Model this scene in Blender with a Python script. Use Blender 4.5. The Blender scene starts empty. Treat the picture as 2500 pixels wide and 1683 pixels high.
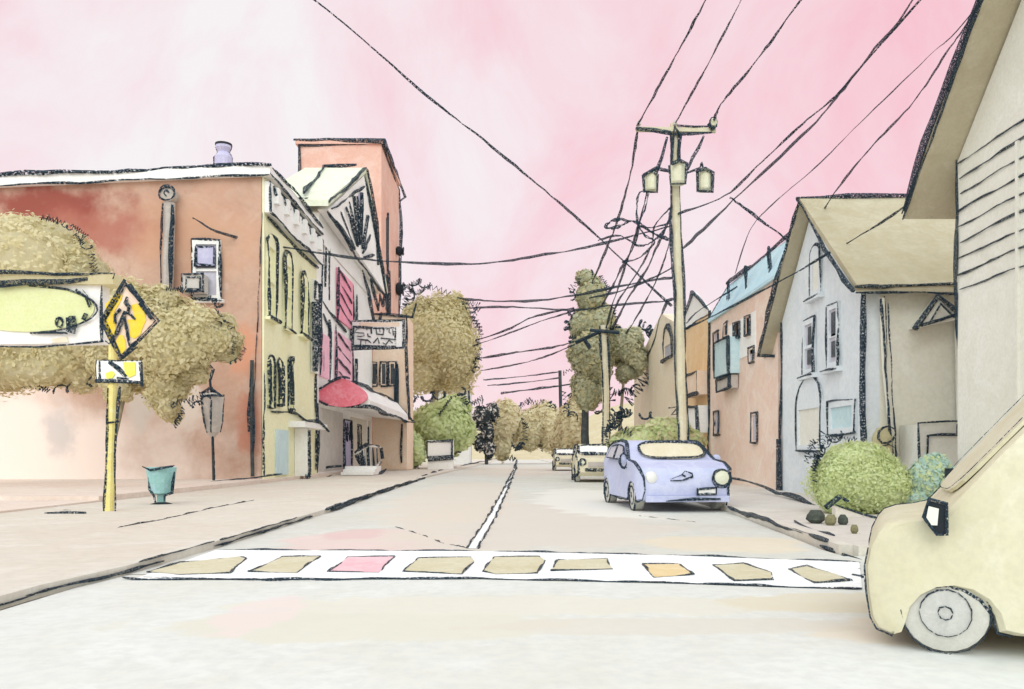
import bpy, bmesh, math, random
from mathutils import Vector, Matrix
import numpy as np
random.seed(7); rng = np.random.default_rng(7)
S = bpy.context.scene
C = S.collection
R = math.radians
# ------------------------------------------------------------------ camera
FP, CX, HZ, EYE = 1961.0, 1250.0, 1111.0, 1.1        # focal length, centre and horizon for a 2500 px wide frame
cam = bpy.data.cameras.new('camera'); co = bpy.data.objects.new('camera', cam); C.objects.link(co)
cam.sensor_width = 36; cam.lens = 36*FP/2500; cam.shift_y = (HZ-841.5)/2500
cam.clip_start = .05; cam.clip_end = 3000
co.location = (0, 0, EYE); co.rotation_euler = (R(90), 0, 0); S.camera = co
# ------------------------------------------------------------------ sky and sun: overcast pink evening
SUN_EL, SUN_AZ = 34, 190                              # azimuth measured from +Y clockwise
w = bpy.data.worlds.new('World'); S.world = w; w.use_nodes = True
nt = w.node_tree; nt.nodes.clear()
def N(t, k, **kw):
    n = t.nodes.new(k)
    for a, b in kw.items(): setattr(n, a, b)
    return n
out = N(nt, 'ShaderNodeOutputWorld'); mixs = N(nt, 'ShaderNodeMixShader'); mixs.inputs[0].default_value = .93
b1 = N(nt, 'ShaderNodeBackground'); b2 = N(nt, 'ShaderNodeBackground')
sky = N(nt, 'ShaderNodeTexSky', sky_type='NISHITA'); sky.sun_disc = False
sky.sun_elevation = R(SUN_EL); sky.sun_rotation = R(SUN_AZ)
b1.inputs[1].default_value = .1
nt.links.new(sky.outputs[0], b1.inputs[0])
tc = N(nt, 'ShaderNodeTexCoord'); no = N(nt, 'ShaderNodeTexNoise'); no.inputs['Scale'].default_value = 2.6
no.inputs['Detail'].default_value = 7; no.inputs['Roughness'].default_value = .62; no.inputs['Distortion'].default_value = .9
mp = N(nt, 'ShaderNodeMapping'); mp.inputs['Rotation'].default_value = (.3, .5, .9); mp.inputs['Scale'].default_value = (1.0, 1.4, .8)
nt.links.new(tc.outputs['Generated'], mp.inputs[0]); nt.links.new(mp.outputs[0], no.inputs['Vector'])
sep = N(nt, 'ShaderNodeSeparateXYZ'); nt.links.new(tc.outputs['Generated'], sep.inputs[0])
def mth(op, a, b, c=None):
    n = N(nt, 'ShaderNodeMath', operation=op)
    for i, v in enumerate((a, b, c)):
        if v is None: continue
        if isinstance(v, (int, float)): n.inputs[i].default_value = v
        else: nt.links.new(v, n.inputs[i])
    return n.outputs[0]
side = mth('ABSOLUTE', mth('ADD', sep.outputs[0], .25), 0)
ma = N(nt, 'ShaderNodeMath', operation='MULTIPLY_ADD'); ma.inputs[1].default_value = .5
nt.links.new(mth('MULTIPLY_ADD', sep.outputs[2], .28, mth('MULTIPLY', side, .98)), ma.inputs[0]); nt.links.new(no.outputs['Fac'], ma.inputs[2])
rp = N(nt, 'ShaderNodeValToRGB'); e = rp.color_ramp.elements
e[0].position = .50; e[0].color = (.93, .88, .885, 1)
e[1].position = .92; e[1].color = (.94, .50, .58, 1)
x = e.new(.61); x.color = (.93, .79, .82, 1); x = e.new(.72); x.color = (.935, .68, .73, 1)
nt.links.new(ma.outputs[0], rp.inputs[0]); # the pink lies over the far half of the sky; the unseen half behind the viewer is brightened to light the walls
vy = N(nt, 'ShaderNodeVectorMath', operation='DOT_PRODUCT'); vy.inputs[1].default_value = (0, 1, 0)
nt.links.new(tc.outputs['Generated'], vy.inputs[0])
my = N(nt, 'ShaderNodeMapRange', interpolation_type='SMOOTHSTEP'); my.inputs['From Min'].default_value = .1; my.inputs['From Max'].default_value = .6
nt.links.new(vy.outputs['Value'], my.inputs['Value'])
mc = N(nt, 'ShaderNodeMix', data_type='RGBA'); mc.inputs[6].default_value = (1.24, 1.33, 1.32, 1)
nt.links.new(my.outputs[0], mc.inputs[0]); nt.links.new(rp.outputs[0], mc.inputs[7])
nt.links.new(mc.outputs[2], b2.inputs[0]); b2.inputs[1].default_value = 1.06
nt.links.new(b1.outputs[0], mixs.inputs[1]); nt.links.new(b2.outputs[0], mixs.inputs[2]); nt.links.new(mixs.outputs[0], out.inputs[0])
sl = bpy.data.lights.new('sun', 'SUN'); sl.energy = 1.1; sl.angle = R(40); sl.color = (1, .995, .975)
so = bpy.data.objects.new('sun', sl); C.objects.link(so)
so.rotation_euler = (R(90-SUN_EL), 0, R(-SUN_AZ+180)); so.location = (-8, -20, 30)
S.view_settings.view_transform = 'Standard'; S.view_settings.look = 'None'
S.view_settings.exposure = .0; S.view_settings.gamma = 1; S.view_settings.use_curve_mapping = False
# ------------------------------------------------------------------ materials
def lin(c): return tuple(((v/255+.055)/1.055)**2.4 if v > 10 else v/255/12.92 for v in c)
M = {}
GAIN = 1.0
def wash(name, col, alt=None, pale=None, scale=.5, rough=.9, amt=1.0, bump=.0):
    """pigment washed unevenly over a matt surface: broad drift to a second tone, bare pale patches, fine grain"""
    m = bpy.data.materials.new(name); m.use_nodes = True; t = m.node_tree; t.nodes.clear()
    c = lin(col); a = lin(alt or tuple(v*.88 for v in col)); p = lin(pale or tuple(v+(250-v)*.45 for v in col))
    o = N(t, 'ShaderNodeOutputMaterial'); b = N(t, 'ShaderNodeBsdfPrincipled')
    b.inputs['Roughness'].default_value = rough; b.inputs['Specular IOR Level'].default_value = .15
    tcx = N(t, 'ShaderNodeTexCoord')
    def noise(sc, det, dist=0):
        n = N(t, 'ShaderNodeTexNoise'); n.inputs['Scale'].default_value = sc; n.inputs['Detail'].default_value = det
        n.inputs['Roughness'].default_value = .6; n.inputs['Distortion'].default_value = dist
        t.links.new(tcx.outputs['Object'], n.inputs['Vector']); return n
    def ramp(n, p0, p1):
        r = N(t, 'ShaderNodeMapRange'); r.inputs['From Min'].default_value = p0; r.inputs['From Max'].default_value = p1
        t.links.new(n.outputs['Fac'], r.inputs['Value']); return r
    def mix(fac, A, B, f=1):
        x = N(t, 'ShaderNodeMix', data_type='RGBA')
        if f != 1:
            q = N(t, 'ShaderNodeMath', operation='MULTIPLY'); q.inputs[1].default_value = f
            t.links.new(fac, q.inputs[0]); fac = q.outputs[0]
        t.links.new(fac, x.inputs[0])
        for s, v in ((6, A), (7, B)):
            if isinstance(v, tuple): x.inputs[s].default_value = (*v, 1)
            else: t.links.new(v, x.inputs[s])
        return x.outputs[2]
    r1 = ramp(noise(scale, 4, .6), .38, .66); r2 = ramp(noise(scale*2.3, 5, 1.2), .52, .60); r3 = ramp(noise(scale*28, 4), .4, .62)
    k = mix(r1.outputs[0], c, a, .85*amt); k = mix(r2.outputs[0], k, p, .42*amt)
    k = mix(r3.outputs[0], k, tuple(v*.80 for v in c), .42*amt); r4 = ramp(noise(scale*9, 6, .4), .35, .7); k = mix(r4.outputs[0], k, p, .32*amt)
    t.links.new(k, b.inputs['Base Color'])
    if name.startswith(('olive', 'leaf')):                # thin leaves let half the light through
        tl = N(t, 'ShaderNodeBsdfTranslucent'); ms = N(t, 'ShaderNodeMixShader'); ms.inputs[0].default_value = .5
        t.links.new(k, tl.inputs['Color']); t.links.new(b.outputs[0], ms.inputs[1]); t.links.new(tl.outputs[0], ms.inputs[2]); t.links.new(ms.outputs[0], o.inputs[0])
    else: t.links.new(b.outputs[0], o.inputs[0])
    M[name] = m
    return m, t, b, k, mix, noise, ramp, tcx
def plain(name, col, rough=.6):
    m = bpy.data.materials.new(name); m.use_nodes = True; b = m.node_tree.nodes['Principled BSDF']
    b.inputs['Base Color'].default_value = (*lin(col), 1); b.inputs['Roughness'].default_value = rough
    b.inputs['Specular IOR Level'].default_value = .25; M[name] = m
def ink_mat(name, sc):
    m = bpy.data.materials.new(name); m.use_nodes = True; t = m.node_tree; t.nodes.clear()
    o = N(t, 'ShaderNodeOutputMaterial'); b = N(t, 'ShaderNodeBsdfPrincipled'); tr = N(t, 'ShaderNodeBsdfTransparent')
    b.inputs['Roughness'].default_value = .95; b.inputs['Specular IOR Level'].default_value = .05
    tcx = N(t, 'ShaderNodeTexCoord'); n = N(t, 'ShaderNodeTexNoise'); n.inputs['Scale'].default_value = sc
    n.inputs['Detail'].default_value = 3; n.inputs['Roughness'].default_value = .7
    t.links.new(tcx.outputs['Object'], n.inputs['Vector'])
    r = N(t, 'ShaderNodeMapRange'); r.inputs['From Min'].default_value = .43; r.inputs['From Max'].default_value = .50
    t.links.new(n.outputs['Fac'], r.inputs['Value'])
    cr = N(t, 'ShaderNodeValToRGB'); cr.color_ramp.elements[0].position = .4; cr.color_ramp.elements[0].color = (.075, .11, .145, 1)
    cr.color_ramp.elements[1].position = .62; cr.color_ramp.elements[1].color = (.010, .019, .030, 1)
    t.links.new(n.outputs['Fac'], cr.inputs[0]); t.links.new(cr.outputs[0], b.inputs['Base Color'])
    mx = N(t, 'ShaderNodeMixShader'); t.links.new(r.outputs[0], mx.inputs[0])
    t.links.new(tr.outputs[0], mx.inputs[1]); t.links.new(b.outputs[0], mx.inputs[2]); t.links.new(mx.outputs[0], o.inputs[0])
    M[name] = m
ink_mat('ink_near', 75); ink_mat('ink_mid', 26); ink_mat('ink_far', 11)
wash('paint_white', (246, 244, 241), (236, 232, 228), (252, 251, 249))
wash('paint_yellow', (242, 240, 200), (238, 232, 186), (246, 245, 220), .35)
wash('coral', (224, 180, 164), (218, 160, 142), (230, 202, 190), .3)
wash('peach', (240, 214, 190), (236, 198, 168), (246, 232, 220), .4)
wash('salmon', (236, 212, 196), (228, 192, 174), (243, 230, 220), .4)
wash('orange_wash', (238, 204, 160), (232, 190, 140), (242, 220, 190), .5)
wash('tan_wash', (238, 224, 200), (230, 212, 184), (244, 236, 220), .3)
wash('grey_blue', (222, 228, 231), (212, 217, 226), (233, 237, 239), .35)
wash('beige_side', (230, 226, 212), (220, 214, 196), (238, 235, 226), .4)
wash('roof_brown', (186, 176, 150), (172, 160, 130), (198, 191, 170), .4)
wash('roof_brown_near', (194, 184, 158), (178, 166, 138), (206, 198, 178), .8)
wash('roof_green', (222, 226, 204), (208, 214, 188), (236, 238, 226), .5)
wash('roof_blue', (192, 222, 234), (170, 208, 228), (222, 236, 240), .6)
wash('siding_white', (230, 228, 217), (222, 219, 206), (238, 237, 230), .6)
wash('pink_shutter', (243, 190, 206), (236, 166, 188), (247, 216, 226), 1.5)
wash('pink_strong', (242, 160, 182), (236, 132, 160), (246, 196, 210), 1.2)
wash('awning_red', (238, 136, 154), (224, 70, 92), (243, 178, 190), .9)
wash('violet_grey', (196, 192, 222), (176, 174, 206), (216, 214, 232), 1.2)
wash('glass_blue', (198, 224, 230), (176, 206, 214), (222, 238, 240), 1.0, rough=.35)
wash('glass_grey', (196, 192, 204), (172, 170, 186), (214, 212, 220), 1.0, rough=.35)
wash('glass_dark', (62, 70, 78), (40, 48, 56), (120, 126, 132), 2.0, rough=.4)
wash('grey_wash', (206, 200, 194), (186, 182, 180), (224, 220, 214), .7)
wash('olive', (234, 226, 190), (226, 215, 172), (239, 232, 206), .5)
wash('olive_light', (234, 226, 192), (226, 216, 176), (239, 233, 208), .5)
wash('olive_dark', (226, 215, 174), (216, 203, 156), (232, 224, 190), .5)
wash('olive_grey', (208, 208, 180), (196, 196, 164), (218, 218, 196), .5)
wash('olive_grey_dark', (196, 194, 164), (184, 182, 150), (208, 206, 182), .5)
wash('leaf_green', (231, 238, 194), (222, 231, 176), (236, 242, 208), .8)
wash('leaf_green_dark', (222, 231, 176), (212, 222, 158), (230, 237, 194), .8)
wash('leaf_teal', (212, 232, 222), (192, 222, 212), (222, 236, 238), .8)
wash('leaf_cream', (236, 228, 196), (228, 216, 176), (240, 236, 212), .6)
wash('leaf_tan', (230, 216, 184), (220, 204, 166), (236, 226, 200), .6)
wash('leaf_ink', (70, 78, 84), (46, 54, 60), (120, 126, 126), 2)
wash('bark', (150, 140, 116), (128, 118, 96), (180, 170, 146), 1.5)
wash('bark_dark', (64, 70, 72), (44, 50, 54), (110, 112, 108), 2)
wash('pole_wood', (214, 206, 178), (198, 186, 154), (228, 222, 204), 1.2)
wash('can_grey', (226, 224, 196), (214, 210, 176), (238, 236, 218), 1.5)
wash('sign_yellow', (240, 212, 60), (232, 190, 44), (243, 214, 130), 2.4)
wash('plate_yellow', (236, 228, 96), (228, 214, 70), (240, 234, 160), 3)
wash('post_yellow', (236, 222, 140), (226, 206, 116), (244, 238, 196), 2)
wash('board_green', (222, 226, 172), (214, 218, 156), (230, 233, 198), .9)
wash('bin_teal', (150, 196, 190), (128, 178, 176), (186, 214, 228), 2.2)
wash('car_blue', (196, 200, 229), (178, 183, 222), (218, 222, 238), 1.1, rough=.45, amt=.8)
wash('car_cream', (214, 208, 180), (204, 196, 162), (225, 221, 200), 1.0, rough=.5, amt=.9)
wash('car_sand', (222, 212, 184), (212, 200, 168), (230, 224, 204), 1.2, rough=.5)
wash('lamp_grey', (196, 186, 178), (176, 168, 164), (214, 206, 198), 1.6)
wash('tyre', (200, 198, 188), (186, 184, 176), (214, 212, 204), 3)
wash('terrace', (226, 210, 197), (220, 198, 184), (236, 226, 218), .35)
wash('pavement', (214, 206, 193), (208, 195, 180), (224, 219, 210), .3)
wash('pavement_grey', (212, 205, 197), (200, 192, 184), (224, 219, 212), .4)
wash('kerb_stone', (214, 207, 195), (206, 196, 184), (226, 222, 213), .8)
wash('earth', (200, 195, 172), (188, 182, 156), (212, 208, 190), .08)
wash('hill', (204, 192, 158), (194, 180, 144), (214, 206, 180), .05)
wash('marking_white', (246, 247, 246), (238, 238, 238), (250, 250, 249), .5)
wash('stone_dark', (74, 80, 74), (52, 58, 56), (110, 114, 100), 6)
plain('charcoal', (40, 46, 52), .8)
plain('chrome_pale', (226, 226, 222), .35)
plain('bulb_glass', (222, 222, 200), .3)
def blot(name, spots, edge=.55,nz_amt=1.1):
    """adds stains of given place, size and colour to a wash (object space)"""
    m, t, b, k, mix, noise, ramp, tcx = W[name]
    for (cx, cy, cz, rx, ry, rz, col, f) in spots:
        s = N(t, 'ShaderNodeVectorMath', operation='SUBTRACT'); s.inputs[1].default_value = (cx, cy, cz)
        nz = noise(1.1/max(.3, min(rx, ry, rz)), 5); nn = N(t, 'ShaderNodeVectorMath', operation='MULTIPLY_ADD')
        nn.inputs[1].default_value = (rx*nz_amt, ry*nz_amt, rz*nz_amt)
        off = N(t, 'ShaderNodeVectorMath', operation='SUBTRACT'); off.inputs[1].default_value = (.5, .5, .5)
        t.links.new(nz.outputs['Color'], off.inputs[0]); t.links.new(off.outputs[0], nn.inputs[0])
        t.links.new(tcx.outputs['Object'], s.inputs[0]); t.links.new(s.outputs[0], nn.inputs[2])
        d = N(t, 'ShaderNodeVectorMath', operation='DIVIDE'); d.inputs[1].default_value = (rx, ry, rz)
        t.links.new(nn.outputs[0], d.inputs[0])
        L = N(t, 'ShaderNodeVectorMath', operation='LENGTH'); t.links.new(d.outputs[0], L.inputs[0])
        r = N(t, 'ShaderNodeMapRange', interpolation_type='SMOOTHSTEP'); r.inputs['From Min'].default_value = 1.0; r.inputs['From Max'].default_value = edge
        t.links.new(L.outputs['Value'], r.inputs['Value'])
        k = mix(r.outputs[0], k, lin(col), f)
    t.links.new(k, b.inputs['Base Color'])
W = {}
W['brick'] = wash('brick', (198, 162, 142), (188, 144, 124), (212, 186, 170), .22)
W['asphalt'] = wash('asphalt', (210, 210, 203), (202, 198, 187), (220, 220, 214), .22)
W['forecourt'] = wash('forecourt', (218, 219, 215), (210, 208, 195), (226, 228, 225), .35)
# ------------------------------------------------------------------ geometry helpers
def P(x, y, Y): return Vector(((x-CX)*Y/FP, Y, EYE-(y-HZ)*Y/FP))
def GY(y): return EYE*FP/(y-HZ)
def iw(px, Y): return px*Y/FP/2
def ink_for(Y): return 'ink_near' if Y < 11 else ('ink_mid' if Y < 26 else 'ink_far')
class MB:
    def __init__(s): s.v = []; s.f = []; s.m = []; s.mats = []
    def mi(s, m):
        if m not in s.mats: s.mats.append(m)
        return s.mats.index(m)
    def poly(s, pts, m):
        b = len(s.v); s.v += [tuple(p) for p in pts]; s.f.append(tuple(range(b, b+len(pts)))); s.m.append(s.mi(m)); return s
    def prism(s, pts, d, m, side=None):
        pts = [Vector(p) for p in pts]; d = Vector(d); n = len(pts); b = len(s.v)
        s.v += [tuple(p) for p in pts]+[tuple(p+d) for p in pts]
        nrm = Vector((0, 0, 0))
        for i in range(n): nrm += pts[i].cross(pts[(i+1) % n])
        flip = nrm.dot(d) > 0
        A = list(range(b, b+n)); B = list(range(b+n, b+2*n))
        s.f.append(tuple(A[::-1] if flip else A)); s.m.append(s.mi(m))
        s.f.append(tuple(B if flip else B[::-1])); s.m.append(s.mi(m))
        for i in range(n):
            j = (i+1) % n; q = (A[i], A[j], B[j], B[i])
            s.f.append(q if flip else q[::-1]); s.m.append(s.mi(side or m))
        return s
    def box(s, x0, x1, y0, y1, z0, z1, m):
        x0, x1 = sorted((x0, x1)); y0, y1 = sorted((y0, y1)); z0, z1 = sorted((z0, z1))
        return s.prism([(x0, y0, z0), (x1, y0, z0), (x1, y1, z0), (x0, y1, z0)], (0, 0, z1-z0), m)
    def tube(s, path, r, m, n=6, closed=False):
        path = [Vector(p) for p in path]; k = len(path)
        if k < 2: return s
        rr = r if hasattr(r, '__len__') else [r]*k
        b = len(s.v); mi = s.mi(m); prev = None
        for i, p in enumerate(path):
            if closed: t = path[(i+1) % k]-path[i-1]
            else: t = path[min(i+1, k-1)]-path[max(i-1, 0)]
            if t.length < 1e-9: t = Vector((0, 0, 1))
            t.normalize()
            if prev is None:
                u = t.cross(Vector((0, 0, 1)) if abs(t.z) < .9 else Vector((1, 0, 0)))
            else: u = prev-t*prev.dot(t)
            if u.length < 1e-6: u = t.cross(Vector((.3, 1, .2)))
            u.normalize(); prev = u; vv = t.cross(u)
            for j in range(n):
                a = 2*math.pi*j/n; s.v.append(tuple(p+(u*math.cos(a)+vv*math.sin(a))*rr[i]))
        for i in range(k if closed else k-1):
            i2 = (i+1) % k
            for j in range(n):
                j2 = (j+1) % n
                s.f.append((b+i*n+j, b+i*n+j2, b+i2*n+j2, b+i2*n+j)); s.m.append(mi)
        if not closed:
            s.f.append(tuple(b+j for j in range(n))[::-1]); s.m.append(mi)
            s.f.append(tuple(b+(k-1)*n+j for j in range(n))); s.m.append(mi)
        return s
    def ink(s, path, r, mat='ink_mid', closed=False, wob=.48, n=5, taper=True):
        """a rough charcoal-dark edge strip of uneven thickness"""
        path = [Vector(p) for p in path]
        if closed: path.append(path[0])
        out = []
        for a, b in zip(path[:-1], path[1:]):
            L = (b-a).length; k = max(1, min(60, int(L/(7*r))))
            for i in range(k): out.append(a.lerp(b, i/k))
        out.append(path[-1])
        ph = [random.uniform(0, 6.28) for _ in range(6)]
        rr = []; res = []
        for i, p in enumerate(out):
            q = Vector((math.sin(i*.55+ph[0])+random.uniform(-.6, .6), math.sin(i*.48+ph[1])+random.uniform(-.6, .6), math.sin(i*.61+ph[2])+random.uniform(-.6, .6)))*r*wob
            res.append(p+q); rr.append(r*(.82+.26*math.sin(i*.37+ph[3])+.16*math.sin(i*1.3+ph[4])+random.uniform(-.14, .14)))
        if taper and not closed and len(rr) > 3: rr[0] *= .6; rr[-1] *= .6
        return s.tube(res, rr, mat, n)
    def lathe(s, c, prof, m, n=20, axis='z'):
        c = Vector(c); b = len(s.v); mi = s.mi(m); k = len(prof)
        for r, z in prof:
            for j in range(n):
                a = 2*math.pi*j/n; p = (r*math.cos(a), r*math.sin(a), z)
                if axis == 'x': p = (z, r*math.cos(a), r*math.sin(a))
                if axis == 'y': p = (r*math.cos(a), z, r*math.sin(a))
                s.v.append(tuple(c+Vector(p)))
        for i in range(k-1):
            for j in range(n):
                j2 = (j+1) % n; q = (b+i*n+j, b+i*n+j2, b+(i+1)*n+j2, b+(i+1)*n+j)
                s.f.append(q if axis != 'y' else q[::-1]); s.m.append(mi)
        s.f.append(tuple(range(b, b+n))[::-1] if axis != 'y' else tuple(range(b, b+n))); s.m.append(mi)
        e = b+(k-1)*n; s.f.append(tuple(range(e, e+n)) if axis != 'y' else tuple(range(e, e+n))[::-1]); s.m.append(mi)
        return s
    def leaves(s, c, rad, n, size, mats, seed=0, lump=.28, squash=.35):
        """a lumpy mass of foliage: an uneven inner body with ragged leaf blades standing off it all round"""
        g = np.random.default_rng(seed); c = np.array(c, float); rad = np.array(rad, float)
        bd = g.normal(size=(26, 3)); bd /= np.linalg.norm(bd, axis=1)[:, None]; ba = g.uniform(-1, 1, 26)
        def bump(d): return lump*(np.clip(d@bd.T-.72, 0, 1)*3.2*ba).sum(1)
        bm = bmesh.new(); bmesh.ops.create_icosphere(bm, subdivisions=4, radius=1); V0 = np.array([v.co[:] for v in bm.verts]); F0 = [[v.index for v in f.verts] for f in bm.faces]; bm.free()
        V0 /= np.linalg.norm(V0, axis=1)[:, None]
        V1 = c+V0*(.9*(1+bump(V0))+g.normal(0, .012, len(V0)))[:, None]*rad
        b = len(s.v); s.v += [tuple(x) for x in V1]; ids = [s.mi(m) for m in mats]
        s.f += [tuple(b+i for i in f) for f in F0]; s.m += [ids[0]]*len(F0)
        d = g.normal(size=(n, 3)); d /= np.linalg.norm(d, axis=1)[:, None]
        r = g.uniform(.86, 1.0, n)*(1+bump(d))+np.abs(g.normal(0, .06, n))
        p = c+d*r[:, None]*rad
        nn = d+g.normal(0, .3, (n, 3)); nn /= np.linalg.norm(nn, axis=1)[:, None]
        u = np.cross(nn, g.normal(size=(n, 3))); u /= np.linalg.norm(u, axis=1)[:, None]; q = np.cross(nn, u)
        sz = size*g.uniform(.5, 1.3, n)[:, None]
        A = p+u*sz; B = p+q*sz*squash*1.6; Cc = p-u*sz; D = p-q*sz*squash*1.6
        b = len(s.v); V = np.stack([A, B, Cc, D], 1).reshape(-1, 3); s.v += [tuple(x) for x in V]
        s.f += [(b+4*i, b+4*i+1, b+4*i+2, b+4*i+3) for i in range(n)]
        s.m += [ids[k] for k in g.integers(0, len(ids), n)]
        return s
    def squiggles(s, c, rad, n, r, mat, seed=0, size=None, rim=.75, amin=0, amax=360):
        """dark twig scribbles round the outside of a crown"""
        g = random.Random(seed); c = Vector(c)
        for i in range(n):
            if g.random() < rim:
                a = R(g.uniform(amin, amax)); d = Vector((math.cos(a), g.uniform(-.25, .1), math.sin(a))).normalized()
            else: d = Vector((g.gauss(0, 1), g.gauss(0, 1), g.gauss(0, 1))).normalized()
            p = c+Vector((d.x*rad[0], d.y*rad[1], d.z*rad[2]))*g.uniform(.93, 1.06)
            t = d.cross(Vector((0, -1, 0))); t = t.normalized() if t.length > .05 else Vector((1, 0, 0))
            L = (size or min(rad)*.35)*g.uniform(.6, 1.4); k = g.randint(5, 9); pts = []
            ph = g.uniform(0, 6.28); curl = g.random() < .4
            for j in range(k*2):
                f = j/(k*2-1)
                if curl: q = t*(f-.5)*L+d*math.sin(ph+f*9)*L*.25+t*math.cos(ph+f*9)*L*.2
                else: q = t*(f-.5)*L*1.3+d*(.22*L*(1 if j % 2 else -1)*g.uniform(.3, 1.1))
                pts.append(p+q)
            s.tube(pts, [r*g.uniform(.6, 1.2) for _ in pts], mat, 5)
        return s
    def build(s, name, parent=None, loc=None, smooth=False):
        me = bpy.data.meshes.new(name)
        if parent is not None:
            root = parent
            while root.parent: root = root.parent
            o0 = Vector(root.location)
        else: o0 = Vector(loc or (0, 0, 0))
        me.from_pydata([(a-o0.x, b-o0.y, c-o0.z) for a, b, c in s.v], [], s.f)
        for m in s.mats: me.materials.append(M[m])
        me.polygons.foreach_set('material_index', s.m)
        if smooth: me.polygons.foreach_set('use_smooth', [True]*len(s.f))
        me.update(); o = bpy.data.objects.new(name, me); C.objects.link(o)
        if parent is not None: o.parent = parent
        else: o.location = o0
        return o
def tag(o, label=None, cat=None, group=None, kind=None):
    if label: o['label'] = label
    if cat: o['category'] = cat
    if group: o['group'] = group
    if kind: o['kind'] = kind
    return o
def thing(name, loc, label, cat, group=None):
    o = bpy.data.objects.new(name, None); C.objects.link(o); o.location = loc; o.empty_display_size = .3
    return tag(o, label, cat, group)
class Face:
    """a wall plane: u along it, v up, d outwards"""
    def __init__(s, o, u, n): s.o = Vector(o); s.u = Vector(u); s.n = Vector(n)
    def p(s, u, v, d=0): return s.o+s.u*u+s.n*d+Vector((0, 0, v))
    def box(s, mb, u0, u1, v0, v1, d0, d1, m):
        return mb.prism([s.p(u0, v0, d0), s.p(u1, v0, d0), s.p(u1, v1, d0), s.p(u0, v1, d0)], s.n*(d1-d0), m)
    def rect(s, mb, u0, u1, v0, v1, d, r, mat):
        return mb.ink([s.p(u0, v0, d), s.p(u1, v0, d), s.p(u1, v1, d), s.p(u0, v1, d)], r, mat, closed=True)
def window(par, F, u0, u1, v0, v1, r, im, frame='paint_white', pane='glass_dark', fw=.1, sill=True, bars=0, name='window', arch=False, d=.06, strokes=0):
    b = MB()
    for i in range(strokes): uu = u0+(u1-u0)*(.3+.4*i/max(1, strokes-1)); b.ink([F.p(uu, v0+.2, d), F.p(uu, v1-.1, d)], r*1.15, im)
    F.box(b, u0, u1, v1-fw, v1, 0, d, frame); F.box(b, u0, u1, v0, v0+fw, 0, d, frame)
    F.box(b, u0, u0+fw, v0+fw, v1-fw, 0, d, frame); F.box(b, u1-fw, u1, v0+fw, v1-fw, 0, d, frame)
    for i in range(bars):
        v = v0+(v1-v0)*(i+1)/(bars+1); F.box(b, u0+fw, u1-fw, v-fw*.3, v+fw*.3, .022, d-.01, frame)
    if arch:
        um = (u0+u1)/2; pts = [F.p(um+(u1-um)*math.cos(a), v1+(u1-um)*.8*math.sin(a), 0) for a in np.linspace(0, math.pi, 9)]
        b.prism(pts, F.n*d, frame)
        b.ink([F.p(u0, v0, d), F.p(u0, v1, d)]+[F.p(um-(u1-um)*math.cos(a), v1+(u1-um)*.8*math.sin(a), d) for a in np.linspace(.3, math.pi-.3, 7)]+[F.p(u1, v1, d), F.p(u1, v0, d)], r, im)
        b.ink([F.p(u0, v0, d), F.p(u1, v0, d)], r, im)
    else: F.rect(b, u0, u1, v0, v1, d, r, im)
    o = b.build(name, par)
    q = MB(); F.box(q, u0+fw, u1-fw, v0+fw, v1-fw, .004, .02, pane); q.build('pane', o)
    if sill:
        q = MB(); F.box(q, u0-.12, u1+.12, v0-.12, v0-.003, 0, d+.1, frame); q.ink([F.p(u0-.14, v0-.06, d+.1), F.p(u1+.14, v0-.06, d+.1)], r, im); q.build('sill', o)
    return o
exec_parts = []
# ================================================================== GROUND
def strip(edgeL, edgeR, z, m, b):
    for (l0, l1), (r0, r1) in zip(zip(edgeL[:-1], edgeL[1:]), zip(edgeR[:-1], edgeR[1:])):
        b.poly([(l0[0], l0[1], z), (r0[0], r0[1], z), (r1[0], r1[1], z), (l1[0], l1[1], z)], m)
g = MB(); g.box(-400, 400, -60, 900, -.3, -.03, 'earth'); tag(g.build('ground'), kind='structure')
KL = [(-3.75, -20), (-3.7, 3), (-3.7, 6.3), (-3.55, 7.4), (-3.5, 9.3), (-3.5, 15), (-3.8, 25), (-4.1, 40), (-3.8, 60), (-3.3, 90), (-2.7, 200), (-2.5, 400)]
KR = [(3.75, -20), (3.7, 3), (3.7, 6.3), (3.6, 7.4), (3.6, 9.3), (4.12, 15), (4.5, 25), (4.7, 40), (4.9, 60), (5.2, 90), (6.0, 200), (8.5, 400)]
r_ = MB()
strip(KL[3:], KR[3:], 0, 'asphalt', r_)
# worn cracks across the carriageway
r_.ink([P(960, 1285, GY(1285)), P(1030, 1306, GY(1306)), P(1085, 1328, GY(1328)), P(1140, 1338, GY(1338))], iw(3.5, 10), 'ink_near', wob=1)
r_.ink([P(1560, 1260, GY(1260)), P(1700, 1275, GY(1275))], iw(2, 13), 'ink_near', wob=1)
road = r_.build('road'); tag(road, kind='structure')
blot('asphalt', [(-1.8, 10.3, 0, 1.25, 1.7, 1, (226, 196, 192), .6), (-2.2, 11.2, 0, .5, .9, 1, (214, 180, 176), .5), (.3, 14, 0, 2.6, 6, 1, (212, 203, 192), .8), (2.6, 9.9, 0, 1.2, 1.0, 1, (226, 210, 180), .55),
    (-1.4, 22, 0, 1.8, 12, 1, (214, 204, 190), .7), (2.0, 20, 0, 1.6, 7, 1, (226, 224, 216), .8), (0, 60, 0, 4, 22, 1, (214, 206, 192), .7)], .72)
f_ = MB(); f_.poly([(-3.62, 7.4, -.004), (-3.75, -20, -.004), (40, -20, -.004), (40, 8.75, -.004), (3.6, 8.75, -.004), (3.6, 7.4, -.004)], 'forecourt')
fo = f_.build('junction_road'); tag(fo, kind='structure')
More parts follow.
